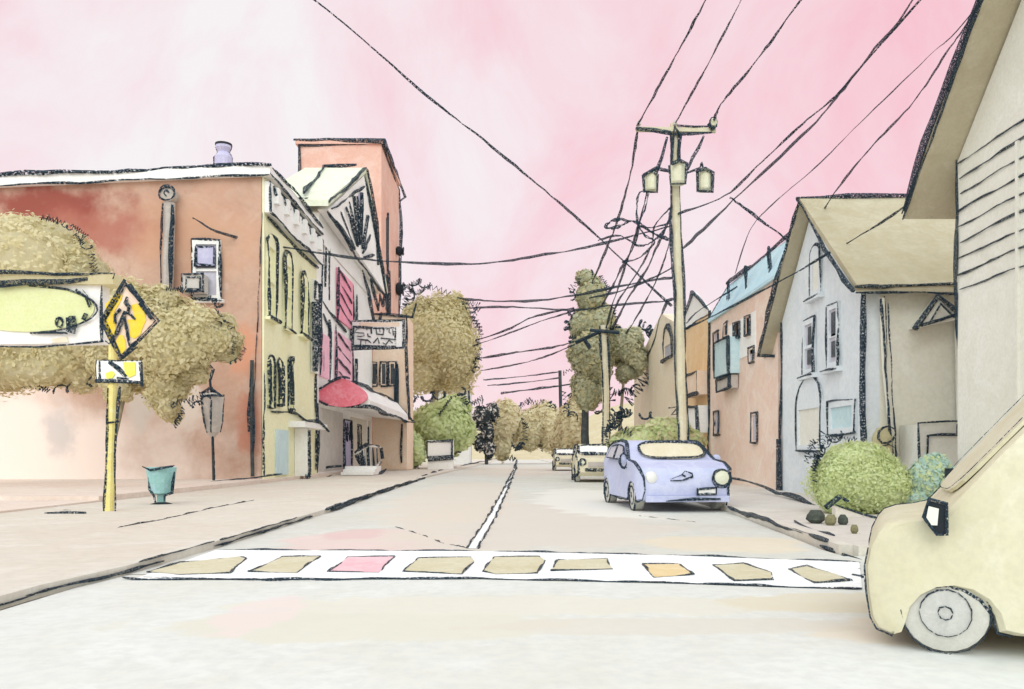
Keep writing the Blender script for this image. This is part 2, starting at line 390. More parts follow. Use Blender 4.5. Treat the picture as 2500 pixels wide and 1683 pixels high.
blot('forecourt', [(-1.0, 5.2, 0, 1.5, .55, 1, (214, 211, 196), .8), (.1, 5.9, 0, 2.4, .42, 1, (218, 214, 200), .7), (2.5, 6.0, 0, 1.1, .45, 1, (214, 206, 184), .8), (2.6, 5.0, 0, .8, .5, 1, (222, 212, 196), .8), (-1.75, 5.6, 0, .3, .7, 1, (224, 210, 206), .7), (1.0, 5.2, 0, 1.4, .3, 1, (212, 206, 194), .7)], .8)
# left pavement, raised behind a kerb
p_ = MB()
KLp = [(a, b) for a, b in KL if b > -15]
strip([(-9.0, b) for a, b in KLp], [(a-.16, b) for a, b in KLp], .075, 'pavement', p_)
for (a, b), (c, d) in zip(KLp[:-1], KLp[1:]):
    p_.prism([(a-.16, b, -.02), (a, b, -.02), (c, d, -.02), (c-.16, d, -.02)], (0, 0, .1), 'kerb_stone')
q = [Vector((a, b, .105)) for a, b in KLp]
def kl(y):
    for (a0, b0), (a1, b1) in zip(KL[:-1], KL[1:]):
        if b0 <= y <= b1: return a0+(a1-a0)*(y-b0)/(b1-b0)
def kerb_ink(y0, y1, px, z=.04, dx=.015, mat='ink_near'):
    p_.ink([(kl(y)+dx, y, z) for y in np.linspace(y0, y1, 9)], iw(px, (y0+y1)/2), mat, wob=.3)
kerb_ink(3.5, 6.2, 6, .02); kerb_ink(6.1, 8.1, 9, .03); kerb_ink(7.6, 9.4, 5, .09)
kerb_ink(9.4, 14, 6, .03); kerb_ink(9.6, 13, 4, .085); kerb_ink(15.5, 37, 8, .05, mat='ink_mid'); kerb_ink(15, 30, 5, .09, mat='ink_mid')
p_.ink([P(285, 1302, GY(1302))+Vector((0, 0, .08)), P(400, 1280, GY(1280))+Vector((0, 0, .08)), P(520, 1250, GY(1250))+Vector((0, 0, .08)), P(620, 1230, GY(1230))+Vector((0, 0, .08))], iw(4, 14), 'ink_mid')
p_.ink([P(110, 1256, 14)+Vector((0, 0, .02)), P(165, 1252, 14)+Vector((0, 0, .02)), P(213, 1257, 14)+Vector((0, 0, .02))], iw(11, 14), 'ink_mid')
p_.ink([P(1010, 1175, 34), P(1090, 1145, 60), P(1220, 1118, 200)], iw(7, 50), 'ink_far')
p_.ink([P(285, 1302, GY(1302)), P(400, 1280, GY(1280)), P(520, 1250, GY(1250)), P(620, 1230, GY(1230))], iw(4, 14), 'ink_mid')
p_.ink([P(110, 1256, 14.9), P(165, 1252, 14.9), P(213, 1257, 14.9)], iw(11, 14.9), 'ink_mid')
tag(p_.build('pavement'), kind='structure')
t_ = MB(); t_.box(-40, -9.002, 17.5, 66, -.02, .2, 'terrace'); t_.box(-40, -9.002, -15, 17.497, -.02, .11, 'terrace')
t_.ink([P(270, 1232, 18), P(340, 1220, 19.5), P(430, 1222, 20), P(560, 1205, 24), P(640, 1190, 29), P(735, 1180, 33)], iw(8, 22), 'ink_mid')
t_.ink([P(425, 1188, 26), P(560, 1172, 28), P(690, 1158, 29)], iw(5, 26), 'ink_mid')
t_.ink([P(760, 1162, 38), P(790, 1172, 37), P(808, 1162, 38)], iw(6, 38), 'ink_far'); t_.ink([P(800, 1182, 33), P(860, 1178, 34)], iw(6, 34), 'ink_far')
tag(t_.build('terrace_paving'), kind='structure')
# right pavement
p_ = MB()
KRp = [(3.62, 8.9), (3.66, 9.3)]+[k for k in KR if k[1] > 10]
strip([(a+.16, b) for a, b in KRp], [(30, b) for a, b in KRp], .10, 'pavement_grey', p_)
for (a, b), (c, d) in zip(KRp[:-1], KRp[1:]):
    p_.prism([(a, b, -.02), (a+.16, b, -.02), (c+.16, d, -.02), (c, d, -.02)], (0, 0, .125), 'kerb_stone')
p_.box(3.78, 30, 8.76, 8.9, -.02, .105, 'kerb_stone')
p_.ink([Vector((4.12, 15.2, .1)), Vector((3.95, 12.8, .1)), Vector((3.66, 9.3, .1))], iw(14, 11), 'ink_near')
p_.ink([Vector((4.2, 11.9, .1)), Vector((3.95, 9.9, .1))], iw(12, 11), 'ink_near')
p_.ink([P(2000, 1335, 9.5), P(2060, 1355, 8.9), P(2115, 1370, 8.4)], iw(11, 9), 'ink_near')
p_.ink([P(1785, 1170, 22.5), P(1850, 1182, 21), P(1895, 1200, 19.5), P(1960, 1222, 17), P(1990, 1235, 16)], iw(13, 19), 'ink_mid')
tag(p_.build('pavement_near_houses'), kind='structure')
# crosswalk: two bands and ten bars, with the openings edged dark
c_ = MB(); zc = .006
def gp(x, y): return P(x, y, GY(y)) + Vector((0, 0, zc))
gaps = [[(362, 1398), (440, 1376), (585, 1361), (600, 1366), (560, 1402), (440, 1405)], [(608, 1398), (690, 1362), (782, 1360), (760, 1375), (722, 1401)],
        [(803, 1398), (850, 1362), (962, 1361), (925, 1400)], [(985, 1398), (1020, 1365), (1150, 1362), (1158, 1372), (1128, 1404)],
        [(1178, 1398), (1205, 1362), (1318, 1361), (1330, 1370), (1312, 1402), (1210, 1404)], [(1345, 1396), (1362, 1370), (1480, 1366), (1495, 1392), (1430, 1394)],
        [(1568, 1380), (1598, 1412), (1692, 1406), (1660, 1379)], [(1740, 1382), (1795, 1421), (1885, 1418), (1882, 1400), (1815, 1378)],
        [(1925, 1392), (1968, 1384), (2040, 1404), (2078, 1420), (1990, 1426)]]
yF = [(527, 1344), (1180, 1347), (1640, 1357), (2098, 1374)]; yN = [(325, 1416), (1180, 1414), (1640, 1424), (2105, 1440)]
def edge(pts, x):
    for (a, b), (c, d) in zip(pts[:-1], pts[1:]):
        if a <= x <= c or (c, d) == pts[-1]: return b+(d-b)*(x-a)/(c-a)
    return pts[0][1]
for i in range(len(yF)-1):
    c_.poly([gp(*yN[i]), gp(*yN[i+1]), gp(*yF[i+1]), gp(*yF[i])], 'marking_white')
c_.ink([gp(*p) for p in yF], iw(6, 9), 'ink_near'); c_.ink([gp(300, 1414)]+[gp(*p) for p in yN], iw(6, 7), 'ink_near')
c_.ink([gp(350, 1411), gp(700, 1419), gp(1120, 1411)], iw(4, 7), 'ink_near')
gm = ['olive_light', 'olive_light', 'pink_gap', 'olive_light', 'olive_light', 'olive_light', 'tan_gap', 'olive_light', 'olive_light']
wash('pink_gap', (236, 196, 202), (230, 172, 184), (240, 214, 216), 2.5); wash('tan_gap', (228, 204, 156), (220, 190, 134), (238, 226, 200), 2.5)
wash('gap_wash', (210, 202, 174), (200, 190, 156), (224, 219, 198), 2)
for k, gpz in enumerate(gaps):
    mm = {2: 'pink_gap', 6: 'tan_gap'}.get(k, 'gap_wash')
    c_.poly([gp(*p)+Vector((0, 0, .004)) for p in gpz][::-1], mm)
    c_.ink([gp(*p) for p in gpz], iw(6.5, 8.2), 'ink_near', closed=True)
c_.ink([gp(2070, 1394), gp(2100, 1390)], iw(6, 8), 'ink_near'); c_.ink([gp(2080, 1406), gp(2105, 1411)], iw(7, 8), 'ink_near')
tag(c_.build('crosswalk'), kind='structure')
# centre line
c_ = MB(); cl = [(-.47, 9.4), (-.36, 14), (-.2, 26), (.2, 60), (2.0, 300)]
for (a, b), (c, d) in zip(cl[:-1], cl[1:]):
    c_.poly([(a-.045, b, .005), (a+.045, b, .005), (c+.045, d, .005), (c-.045, d, .005)], 'marking_white')
for sx in (-.065, .065):
    for k, (p, q2) in enumerate(zip(cl[:-1], cl[1:])):
        c_.ink([(p[0]+sx, p[1], .008), (q2[0]+sx, q2[1], .008)], iw(6.5, [9, 16, 30, 60][k]), 'ink_near' if k == 0 else 'ink_mid')
tag(c_.build('centre_line'), kind='structure')
# hills at the end of the street
h = MB(); nx = 120; rows = []
for j, (Y, f) in enumerate(((190, 0), (230, .55), (270, 1), (420, .8), (600, 0))):
    rows.append([(-300+600*i/nx, Y+10*math.sin(i*.7+j), -.5+f*(15+3*math.sin(i*.31)+2*math.sin(i*.83+1)-max(0, 1-abs((-300+600*i/nx)-8)/22)*8)) for i in range(nx+1)])
for a, b in zip(rows[:-1], rows[1:]):
    for i in range(nx): h.poly([a[i], a[i+1], b[i+1], b[i]], 'hill')
h.ink([Vector(p)+Vector((0, -1, 0)) for p in rows[2][48:66]], iw(4, 270), 'ink_far')
tag(h.build('hills', smooth=True), kind='structure')
#PART2
# ================================================================== LEFT SIDE BUILDINGS
XL = -9.3
FL = Face((XL, 0, 0), (0, 1, 0), (1, 0, 0))           # street fronts on the left: u = distance along the street
# --- brick building with the yellow street front
bb = thing('brick_building', (-15, 34, 0), 'wide red brick building with a narrow yellow street front and white cornice', 'building')
b = MB()
b.prism([(-27, 29.9, .2), (XL-.02, 29.9, .2), (XL-.02, 29.9, 11.45), (-27, 29.9, 10.7)], (0, 8.1, 0), 'brick')
b.ink([P(640, 520, 29.85), P(628, 800, 29.85), P(618, 1010, 29.85)], iw(3, 30), 'ink_far')
wall = b.build('brick_wall', bb)
ox, oy = -15, 34
blot('brick', [(-2.2, -4, 10.4, 4.2, 3, 1.3, (150, 84, 74), 1.0), (-.4, -4, 9.4, 3.6, 3, 1.3, (172, 104, 90), .8), (3.0, -4, 9.3, 3.0, 4, 2.2, (206, 160, 132), .7), (-3, -4, 1.0, 10.5, 4, 3.3, (246, 228, 218), 1.0),
    (5.2, -4, 2.2, .7, 4, 1.6, (196, 134, 112), .9), (5.0, -4, 5.0, .9, 4, 1.6, (214, 150, 120), .8), (2.9, -4, 2.9, .9, 4, 1.8, (226, 212, 200), .9), (1.1, -4, 3.0, .8, 4, 1.7, (218, 206, 196), .9), (-1.8, -4, 2.0, 1.0, 4, 1.5, (212, 202, 198), .9)], .3, 1.5)
b = MB()
zt = 11.45
b.prism([(-27.1, 29.7, 10.7), (XL+.35, 29.7, 11.47), (XL+.35, 29.7, 11.86), (-27.1, 29.7, 11.1)], (0, .5, 0), 'paint_white')
b.prism([(XL, 30.2, 11.47), (XL+.35, 30.2, 11.47), (XL+.35, 30.2, 11.86), (XL, 30.2, 11.86)], (0, 7.8, 0), 'paint_white')
b.ink([(-27.1, 29.68, 11.08), (-18, 29.68, 11.46), (XL+.36, 29.68, 11.86)], iw(12, 30), 'ink_far')
b.ink([(-27.1, 29.68, 10.72), (-19, 29.68, 11.06)], iw(14, 30), 'ink_far')
b.ink([(-19.4, 29.68, 11.03), (-13, 29.68, 11.3), (XL+.36, 29.68, 11.47)], iw(6, 30), 'ink_far')
b.ink([(XL+.37, 29.7, 11.86), (XL+.37, 38, 11.86)], iw(13, 32), 'ink_far'); b.ink([(XL+.37, 29.7, 11.5), (XL+.37, 38, 11.5)], iw(7, 32), 'ink_far')
b.build('parapet', bb)
b = MB(); FL.box(b, 29.9, 38.0, .2, 11.44, 0, .06, 'paint_yellow')
b.ink([FL.p(29.9, .3, .06), FL.p(29.9, 4.2, .08)], iw(6, 30), 'ink_far')
b.ink([FL.p(30.2, 10.0, .1), FL.p(33, 10.02, .1), FL.p(37.9, 9.9, .1)], iw(12, 33), 'ink_far')
b.ink([FL.p(37.6, .4, .1), FL.p(37.6, 4.6, .1), FL.p(38, 5.2, .1)], iw(9, 37), 'ink_far')
b.ink([FL.p(30.7, 2.8, .1), FL.p(34, 2.85, .1), FL.p(37.9, 2.4, .1)], iw(8, 33), 'ink_far')
b.build('yellow_front', bb)
b = MB(); FL.box(b, 29.95, 38.3, 10.15, 11.3, .06, .3, 'paint_white')
FL.rect(b, 29.95, 38.3, 10.15, 11.3, .3, iw(7, 33), 'ink_far')
for k in range(6):                                     # scrolled brackets
    u = 30.3+k*1.35; b.ink([FL.p(u, 11.25, .33), FL.p(u+.1, 10.95, .36), FL.p(u+.45, 10.7, .36), FL.p(u+.6, 10.95, .36), FL.p(u+.55, 11.15, .36)], iw(7, 33), 'ink_far')
    FL.box(b, u+.05, u+.35, 10.6, 11.2, .3, .48, 'paint_white')
b.build('frieze', bb)
for (u0, u1, v0, v1) in ((30.15, 31.15, 6.3, 9.1), (32.35, 33.4, 6.25, 8.95), (34.9, 36.0, 6.35, 8.7)):
    window(bb, FL, u0, u1, v0, v1, iw(10, 33), 'ink_far', 'paint_yellow', 'glass_grey', fw=.13, sill=True, bars=1, arch=True, d=.16)
b = MB(); FL.box(b, 36.9, 38.0, 4.9, 9.2, .06, .22, 'paint_white'); b.ink([FL.p(36.95, 4.9, .24), FL.p(36.95, 8.2, .24)], iw(17, 37), 'ink_far'); b.ink([FL.p(37.9, 4.9, .24), FL.p(37.95, 9.2, .24)], iw(9, 37), 'ink_far')
FL.rect(b, 36.9, 37.7, 8.3, 9.1, .24, iw(7, 37), 'ink_far'); b.build('pilaster', bb)
for (u0, u1, v0, v1) in ((30.35, 30.95, 2.9, 5.0), (31.5, 32.0, 3.1, 5.05), (33.1, 33.7, 3.0, 5.3)):
    window(bb, FL, u0, u1, v0, v1-.4, iw(11, 32), 'ink_far', 'paint_yellow', 'glass_dark', fw=.1, sill=False, arch=True, d=.14, strokes=1)
b = MB(); b.tube([(XL-.32, 29.72, 4.6), (XL-.34, 29.72, 3), (XL-.3, 29.72, .3)], .07, 'bark_dark', 8)
b.ink([(XL-.4, 29.66, 4.2), (XL-.44, 29.66, 2.6), (XL-.4, 29.66, 1.9)], iw(12, 30), 'ink_far'); b.ink([(XL-.22, 29.66, 3.6), (XL-.2, 29.66, 2.2), (XL-.28, 29.66, 1.2)], iw(8, 30), 'ink_far')
b.build('downspout', bb)
# entry: small hood, pier, blue glazed opening
b = MB(); FL.box(b, 33.2, 37.2, 2.25, 2.5, .06, .75, 'paint_white')
b.ink([FL.p(33.2, 2.5, .77), FL.p(35.5, 2.55, .77), FL.p(37.3, 2.25, .77)], iw(9, 34), 'ink_far'); b.build('entry_hood', bb)
b = MB(); FL.box(b, 34.1, 34.6, .2, 2.24, .07, .62, 'paint_white'); b.ink([FL.p(34.2, .2, .66), FL.p(34.15, 2.2, .66)], iw(12, 34), 'ink_far'); b.ink([FL.p(34.1, .15, .7), FL.p(34.7, .22, .5)], iw(16, 34), 'ink_far'); b.build('entry_pier', bb)
b = MB(); FL.box(b, 31.3, 33.0, .3, 2.1, .06, .12, 'glass_blue'); b.build('shop_window', bb)
# wall details: vent pipe, window with air conditioner, roof vent
FB = Face((0, 29.9, 0), (1, 0, 0), (0, -1, 0))
def pu(x, Y=29.9): return (x-CX)*Y/FP
def pv(y, Y=29.9): return EYE-(y-HZ)*Y/FP
b = MB(); u = pu(420); b.tube([FB.p(u-.08, pv(720), .2), FB.p(u, pv(500), .2)], .2, 'lamp_grey', 10)
b.ink([FB.p(u-.24, pv(715), .42), FB.p(u-.18, pv(505), .42)], iw(7, 30), 'ink_far'); b.ink([FB.p(u+.12, pv(718), .42), FB.p(u+.22, pv(505), .42)], iw(11, 30), 'ink_far')
b.lathe(FB.p(u, pv(482), .2), [(.05, -.24), (.27, -.2), (.29, 0), (.27, .2), (.05, .24)], 'lamp_grey', 16, 'y')
b.ink([FB.p(u+.27*math.cos(a), pv(482)+.27*math.sin(a), .47) for a in np.linspace(0, 6.28, 14)], iw(8, 30), 'ink_far'); b.ink([FB.p(u+.1*math.cos(a), pv(482)+.1*math.sin(a), .47) for a in np.linspace(0, 4.5, 8)], iw(6, 30), 'ink_far')
b.build('vent_pipe', bb)
wn = window(bb, FB, pu(470), pu(541), pv(733), pv(588), iw(8, 30), 'ink_far', 'paint_white', 'glass_grey', fw=.16, sill=True, bars=1, d=.1)
b = MB(); FB.box(b, pu(482), pu(528), pv(652), pv(605), .11, .17, 'violet_grey'); FB.rect(b, pu(482), pu(528), pv(652), pv(605), .18, iw(8, 30), 'ink_far'); b.build('upper_sash', wn)
b = MB(); FB.box(b, pu(458), pu(512), pv(722), pv(678), .11, .55, 'grey_wash'); FB.rect(b, pu(458), pu(512), pv(722), pv(678), .56, iw(8, 30), 'ink_far'); FB.rect(b, pu(470), pu(502), pv(714), pv(686), .56, iw(6, 30), 'ink_far'); b.build('air_conditioner', wn)
b = MB(); c = P(546, 415, 33.5); sc = 33.5/FP
b.lathe(c, [(21*sc, 0), (21*sc, 30*sc), (13*sc, 42*sc), (19*sc, 52*sc), (19*sc, 58*sc)], 'violet_grey', 16)
b.lathe(c+Vector((0, 0, 58*sc)), [(20*sc, 0), (20*sc, 5*sc)], 'charcoal', 16)
for sx in (-1, 1): b.ink([c+Vector((sx*21*sc, 0, 0)), c+Vector((sx*21*sc, 0, 30*sc)), c+Vector((sx*13*sc, 0, 42*sc)), c+Vector((sx*20*sc, 0, 56*sc))], iw(7, 33), 'ink_far')
b.build('roof_vent', bb)
# --- theatre: white front, sunburst gable
th = thing('theatre_building', (-13, 46, 0), 'white theatre front with a sunburst gable, pink panels and a long canopy', 'building')
b = MB(); b.box(XL, -21, 38.05, 53.4, .1, 11.4, 'paint_white')
b.ink([FL.p(38.2, .2, .03), FL.p(38.2, 3.6, .03)], iw(9, 38), 'ink_far')
for u, v0, v1, wd in ((39.2, 5.2, 11, 9), (40.8, 9, 11.5, 12), (39.8, 9.4, 11.4, 7), (40.7, 4.6, 7.9, 9), (42.2, 4.6, 8, 8), (46.8, 4.6, 6.4, 10), (47.6, 4.8, 6.8, 9), (46.6, 8.0, 10.4, 9), (47.6, 8.0, 10.6, 12)):
    b.ink([FL.p(u, v0, .03), FL.p(u, v1, .03)], iw(wd, 43), 'ink_far')
b.ink([FL.p(39.5, 8.6, .03), FL.p(44.8, 7.9, .03)], iw(8, 41), 'ink_far'); b.ink([FL.p(39.3, 8.0, .03), FL.p(41.2, 7.4, .03)], iw(7, 41), 'ink_far')
b.build('front_wall', th)
gx = -8.7
b = MB(); tri = [(gx, 38.0, 12.7), (gx, 55.3, 12.2), (gx, 47.4, 17.6)]
b.prism(tri, (-.5, 0, 0), 'paint_white'); b.prism([(gx-.52, 38.2, 11.42), (gx-.52, 53.4, 11.42), (gx-.52, 53.4, 12.2), (gx-.52, 47.4, 17.0), (gx-.52, 38.4, 12.7)], (-2.4, 0, 0), 'paint_white')
b.ink([(gx+.03, 38.0, 12.6), (gx+.03, 46, 12.1), (gx+.03, 55.3, 11.9)], iw(8, 45), 'ink_far')
b.ink([(gx+.03, 47.4, 17.5), (gx+.03, 55.3, 12.1), (gx+.03, 54.6, 11.2), (gx+.03, 53, 11.6)], iw(12, 50), 'ink_far')
b.ink([(gx+.03, 38.6, 12.9), (gx+.03, 47.2, 16.9)], iw(8, 43), 'ink_far')
cx0 = Vector((gx+.04, 45.8, 12.3))
for k, (u, v) in enumerate(((39.6, 12.7), (40.6, 13.4), (41.6, 14.0), (42.7, 14.6), (43.8, 15.2), (44.9, 15.7), (45.9, 16.2), (47.0, 16.3), (48.0, 15.4), (49.2, 14.6), (50.5, 13.6))):
    e2 = Vector((gx+.04, u, v)); b.ink([cx0.lerp(e2, .22), cx0.lerp(e2, .55), e2.lerp(cx0, .02)], iw(8 if k % 2 else 12, 45), 'ink_far')
b.poly([(gx+.012, 45.3, 15.6), (gx+.012, 46.2, 15.4), (gx+.012, 46.5, 16.3), (gx+.012, 45.7, 16.1)], 'violet_grey')
b.ink([(gx+.03, 49.5, 11.9), (gx+.03, 52.5, 10.6), (gx+.03, 52.8, 11.8)], iw(11, 50), 'ink_far')
b.ink([(gx+.03, 46.6, 11.8), (gx+.03, 50.4, 9.6), (gx+.03, 52.5, 9.4), (gx+.03, 53.8, 10.6)], iw(9, 50), 'ink_far')
b.build('sunburst_gable', th)
b = MB()
b.prism([(gx+.1, 37.6, 12.75), (gx+.1, 47.4, 17.75), (gx+.1, 47.4, 18.05), (gx+.1, 37.6, 13.05)], (-3.6, 0, 0), 'roof_green')
b.prism([(gx+.1, 47.4, 17.75), (gx+.1, 55.6, 12.25), (gx+.1, 55.6, 12.5), (gx+.1, 47.4, 18.05)], (-3.6, 0, 0), 'roof_green')
b.ink([(gx+.13, 37.6, 12.9), (gx+.13, 42, 15.2), (gx+.13, 47.4, 18.05)], iw(9, 43), 'ink_far'); b.ink([(gx-.8, 37.6, 13.1), (gx-3.5, 37.7, 13.05)], iw(9, 38), 'ink_far')
b.ink([(gx-1.2, 38.2, 13.5), (gx-2.0, 44, 16.4), (gx-2.4, 47.4, 18.1), (gx-.4, 47.4, 18.2)], iw(11, 43), 'ink_far')
b.ink([(gx+.14, 47.4, 17.9), (gx+.14, 50, 16.6), (gx+.14, 51.5, 15.0), (gx+.14, 51.8, 13.4)], iw(12, 50), 'ink_far')
b.build('gable_roof', th)
for (u0, u1, v0, v1, m) in ((42.4, 46.4, 8.3, 11.0, 'pink_strong'), (42.0, 46.2, 4.7, 7.6, 'pink_shutter'), (38.6, 40.4, 4.9, 7.0, 'pink_shutter')):
    b = MB(); FL.box(b, u0, u1, v0, v1, .0, .12, m)
    for k in range(4 if u1-u0 > 3 else 0): v = v0+(v1-v0)*(k+.7)/4.4; b.ink([FL.p(u0+.3, v+.35, .14), FL.p(u1-.5, v-.2, .14)], iw(6, 44), 'ink_far')
    if u1-u0 > 3: b.ink([FL.p(u0, v0, .14), FL.p(u0, v1, .14)], iw(8, 44), 'ink_far'); b.ink([FL.p(u1, v0, .14), FL.p(u1, v1, .14)], iw(10, 46), 'ink_far')
    b.build('pink_panel', th)
b = MB()                                               # canopy over the pavement
b.prism([(XL, 39, 3.6), (-6.9, 39, 3.35), (-6.9, 39, 3.75), (-7.6, 39, 4.55), (XL, 39, 4.75)], (0, 14.2, 0), 'paint_white')
b.ink([(-8.9, 38.97, 4.72), (-7.6, 38.97, 4.6), (-7.6, 53.2, 4.6)], iw(9, 44), 'ink_far'); b.ink([(XL+.2, 38.97, 3.5), (-6.9, 38.97, 3.42), (-6.9, 53.2, 3.32)], iw(10, 44), 'ink_far')
b.ink([(-7.6, 53.2, 4.6), (-6.55, 53.3, 3.3), (-7.2, 53.3, 3.3)], iw(10, 53), 'ink_far')
cn = b.build('canopy', th)
b = MB(); pts = [Vector((-8.2+1.12*math.cos(a)+.12*math.cos(3*a), 38.9, 4.0+.68*math.sin(a)-.1*math.cos(2*a))) for a in np.linspace(0, 2*math.pi, 29)[:-1]]
b.prism(pts, (0, -.16, 0), 'awning_red'); b.ink([p+Vector((0, -.2, .04)) for p in pts[5:14]], iw(11, 39), 'ink_far'); b.ink([p+Vector((0, -.2, 0)) for p in pts[13:19]], iw(9, 39), 'ink_far')
b.build('oval_panel', cn)
b = MB()                                               # blade sign
u0, u1, v0, v1 = -9.25, -6.15, pv(852, 46), pv(782, 46); FS = Face((0, 46, 0), (1, 0, 0), (0, -1, 0))
FS.box(b, u0, u1, v0, v1, -.2, 0, 'paint_white'); FS.box(b, u0+.5, u1-.3, v1-.36, v1-.14, 0, .015, 'peach')
FS.rect(b, u0, u1-.05, v0, v1-.05, .02, iw(10, 46), 'ink_far'); FS.rect(b, u0+.15, u1-.5, v0+.14, v1-.42, .02, iw(6, 46), 'ink_far')
def sx(x): return pu(x, 46)
def sy(y): return pv(y, 46)
def scr(pts, wd): b.ink([FS.p(sx(850+x*150/2329), sy(770+y*100/1553), .05) for x, y in pts], iw(wd, 46), 'ink_mid', wob=.2)
scr([(430, 520), (330, 520), (260, 640), (400, 660), (600, 680), (620, 780), (480, 820), (330, 800)], 4.2)
scr([(700, 450), (720, 560)], 3); scr([(870, 460), (880, 700)], 3.6); scr([(740, 700), (760, 800), (870, 840)], 3)
scr([(1060, 520), (1100, 720), (1330, 740), (1370, 520)], 3.6); scr([(1200, 500), (1210, 640)], 3.4); scr([(1310, 500), (1370, 600)], 3.4); scr([(1450, 560), (1570, 500), (1560, 640), (1620, 690)], 4)
scr([(1700, 540), (1720, 780)], 3); scr([(1700, 620), (1830, 630)], 3); scr([(1720, 720), (1850, 710)], 3)
scr([(360, 900), (560, 930), (760, 950), (880, 1060)], 3.4); scr([(490, 960), (480, 1180)], 2.6); scr([(670, 960), (670, 1100)], 2.4)
scr([(960, 1060), (1130, 860), (1180, 1080)], 3); scr([(1240, 880), (1480, 900), (1760, 930)], 3.6); scr([(1320, 1040), (1440, 1110), (1560, 940), (1700, 1060)], 3.8); scr([(420, 1190), (540, 1190), (480, 1120)], 3)
b.build('blade_sign', th)
b = MB(); FL.box(b, 44.2, 45.9, .3, 3.0, 0, .1, 'violet_grey'); FL.rect(b, 44.2, 45.9, .3, 3.0, .12, iw(9, 45), 'ink_far')
b.ink([FL.p(44.3+.25*k, 1.6+.28*(k % 2), .13) if k % 2 else FL.p(44.3+.25*k, 2.9, .13) for k in range(6)], iw(10, 45), 'ink_far'); b.build('door', th)
window(th, FL, 48.2, 49.2, 1.5, 2.9, iw(8, 48), 'ink_far', 'grey_wash', 'glass_dark', fw=.08, sill=False)
b = MB(); FL.box(b, 38.2, 44, .3, 3.4, 0, .03, 'grey_wash'); FL.box(b, 46.2, 52.6, .3, 3.3, 0, .03, 'pavement'); b.build('ground_floor_panel', th)
b = MB(); b.ink([FL.p(51, .3, .1), FL.p(51, 3, .1)], iw(11, 51), 'ink_far'); FL.box(b, 50.8, 51.2, .3, 3.3, .03, .12, 'paint_white'); b.build('door_jamb', th)
# steps and slatted railing at the kerb side of the theatre
st = thing('slatted_railing', P(900, 1158, 43), 'white slatted wooden stair railing in front of the theatre door', 'railing')
b = MB(); A = P(868, 1108, 43); B_ = P(895, 1088, 43.6); Cc = P(928, 1092, 47); lo = [P(882, 1150, 43), P(900, 1160, 43.2), P(930, 1128, 47)]
b.tube([A, B_, Cc], .06, 'paint_white', 6); b.ink([A+Vector((0, -.08, .04)), B_+Vector((0, -.08, .04)), Cc+Vector((0, -.08, .04))], iw(8, 43), 'ink_far'); b.build('top_rail', st)
b = MB(); b.tube(lo, .06, 'paint_white', 6); b.ink([p+Vector((0, -.08, -.03)) for p in lo], iw(8, 43), 'ink_far'); b.build('bottom_rail', st)
for k in range(7):
    f = k/6; tp = (A.lerp(B_, f*2) if f < .5 else B_.lerp(Cc, f*2-1)); bt = (lo[0].lerp(lo[1], f*2) if f < .5 else lo[1].lerp(lo[2], f*2-1))
    b = MB(); b.tube([tp, bt], .045, 'paint_white', 5); b.ink([tp+Vector((.03, -.07, -.1)), bt+Vector((.03, -.07, .1))], iw(7 if k % 2 else 11, 43), 'ink_far'); b.build('slat', st)
b = MB(); b.prism([(-8.5, 39.9, .1), (-8.5, 39.9, .24), (-8.5, 40.4, .24), (-8.5, 40.4, .38), (-8.5, 40.9, .38), (-8.5, 40.9, .52), (-8.5, 42.4, .52), (-8.5, 42.4, .1)], (1.6, 0, 0), 'paint_white')
b.ink([P(780, 1148, 40), P(805, 1140, 40), P(836, 1141, 40)], iw(9, 40), 'ink_far'); b.ink([P(890, 1168, 40), P(942, 1148, 43)], iw(8, 41), 'ink_far')
tag(b.build('stoop', loc=(-7.7, 41.5, .1)), 'low white stone steps below the theatre canopy', 'steps')
# --- coral tower
tw = thing('brick_tower', (-12, 61, 0), 'tall coral red flat topped block rising behind the theatre gable', 'building')
b = MB(); b.box(-15.2, XL, 57.2, 66, 0, 23.2, 'coral')
FT = Face((0, 57.2, 0), (1, 0, 0), (0, -1, 0))
b.ink([(-15.2, 57.15, 17.6), (-15.0, 57.15, 19), (-15.25, 57.15, 20), (-15.2, 57.15, 23.2), (XL, 57.15, 23.25)], iw(11, 57), 'ink_far')
b.ink([(XL+.03, 57.15, 23.25), (XL+.05, 66, 22.9), (XL+.05, 66, 12), (XL+.05, 66, 7)], iw(11, 60), 'ink_far')
b.build('tower_wall', tw)
b = MB(); b.box(-15.4, XL+.12, 57.05, 66.1, 23.203, 23.5, 'coral'); b.ink([(-15.4, 57, 23.4), (XL+.14, 57, 23.45), (XL+.14, 66.1, 23.45), (XL+.5, 66.3, 22.3), (XL+.05, 66.2, 22)], iw(12, 58), 'ink_far'); b.build('coping', tw)
for (u0, u1, v0, v1) in ((59.3, 60.3, 15.2, 18.6), (59.0, 60.0, 11.8, 14.4)):
    b = MB(); FL.box(b, u0, u1, v0, v1, .0, .06, 'glass_dark'); b.ink([FL.p((u0+u1)/2, v0-.4, .09), FL.p((u0+u1)/2, v1+.4, .09)], iw(15, 59), 'ink_far'); b.build('slit_window', tw)
for (y, rr) in ((613, .36), (706, .5)):
    b = MB(); c = P(974, y, 64.5); c.x = XL+.25
    b.lathe(c, [(rr*.4, -.3), (rr, -.15), (rr, .1), (rr*.5, .3)], 'charcoal', 14, 'x'); b.ink([c+Vector((.3, rr*math.cos(a), rr*math.sin(a))) for a in np.linspace(0, 6.3, 12)], iw(6, 64), 'ink_far'); b.build('floodlight', tw)
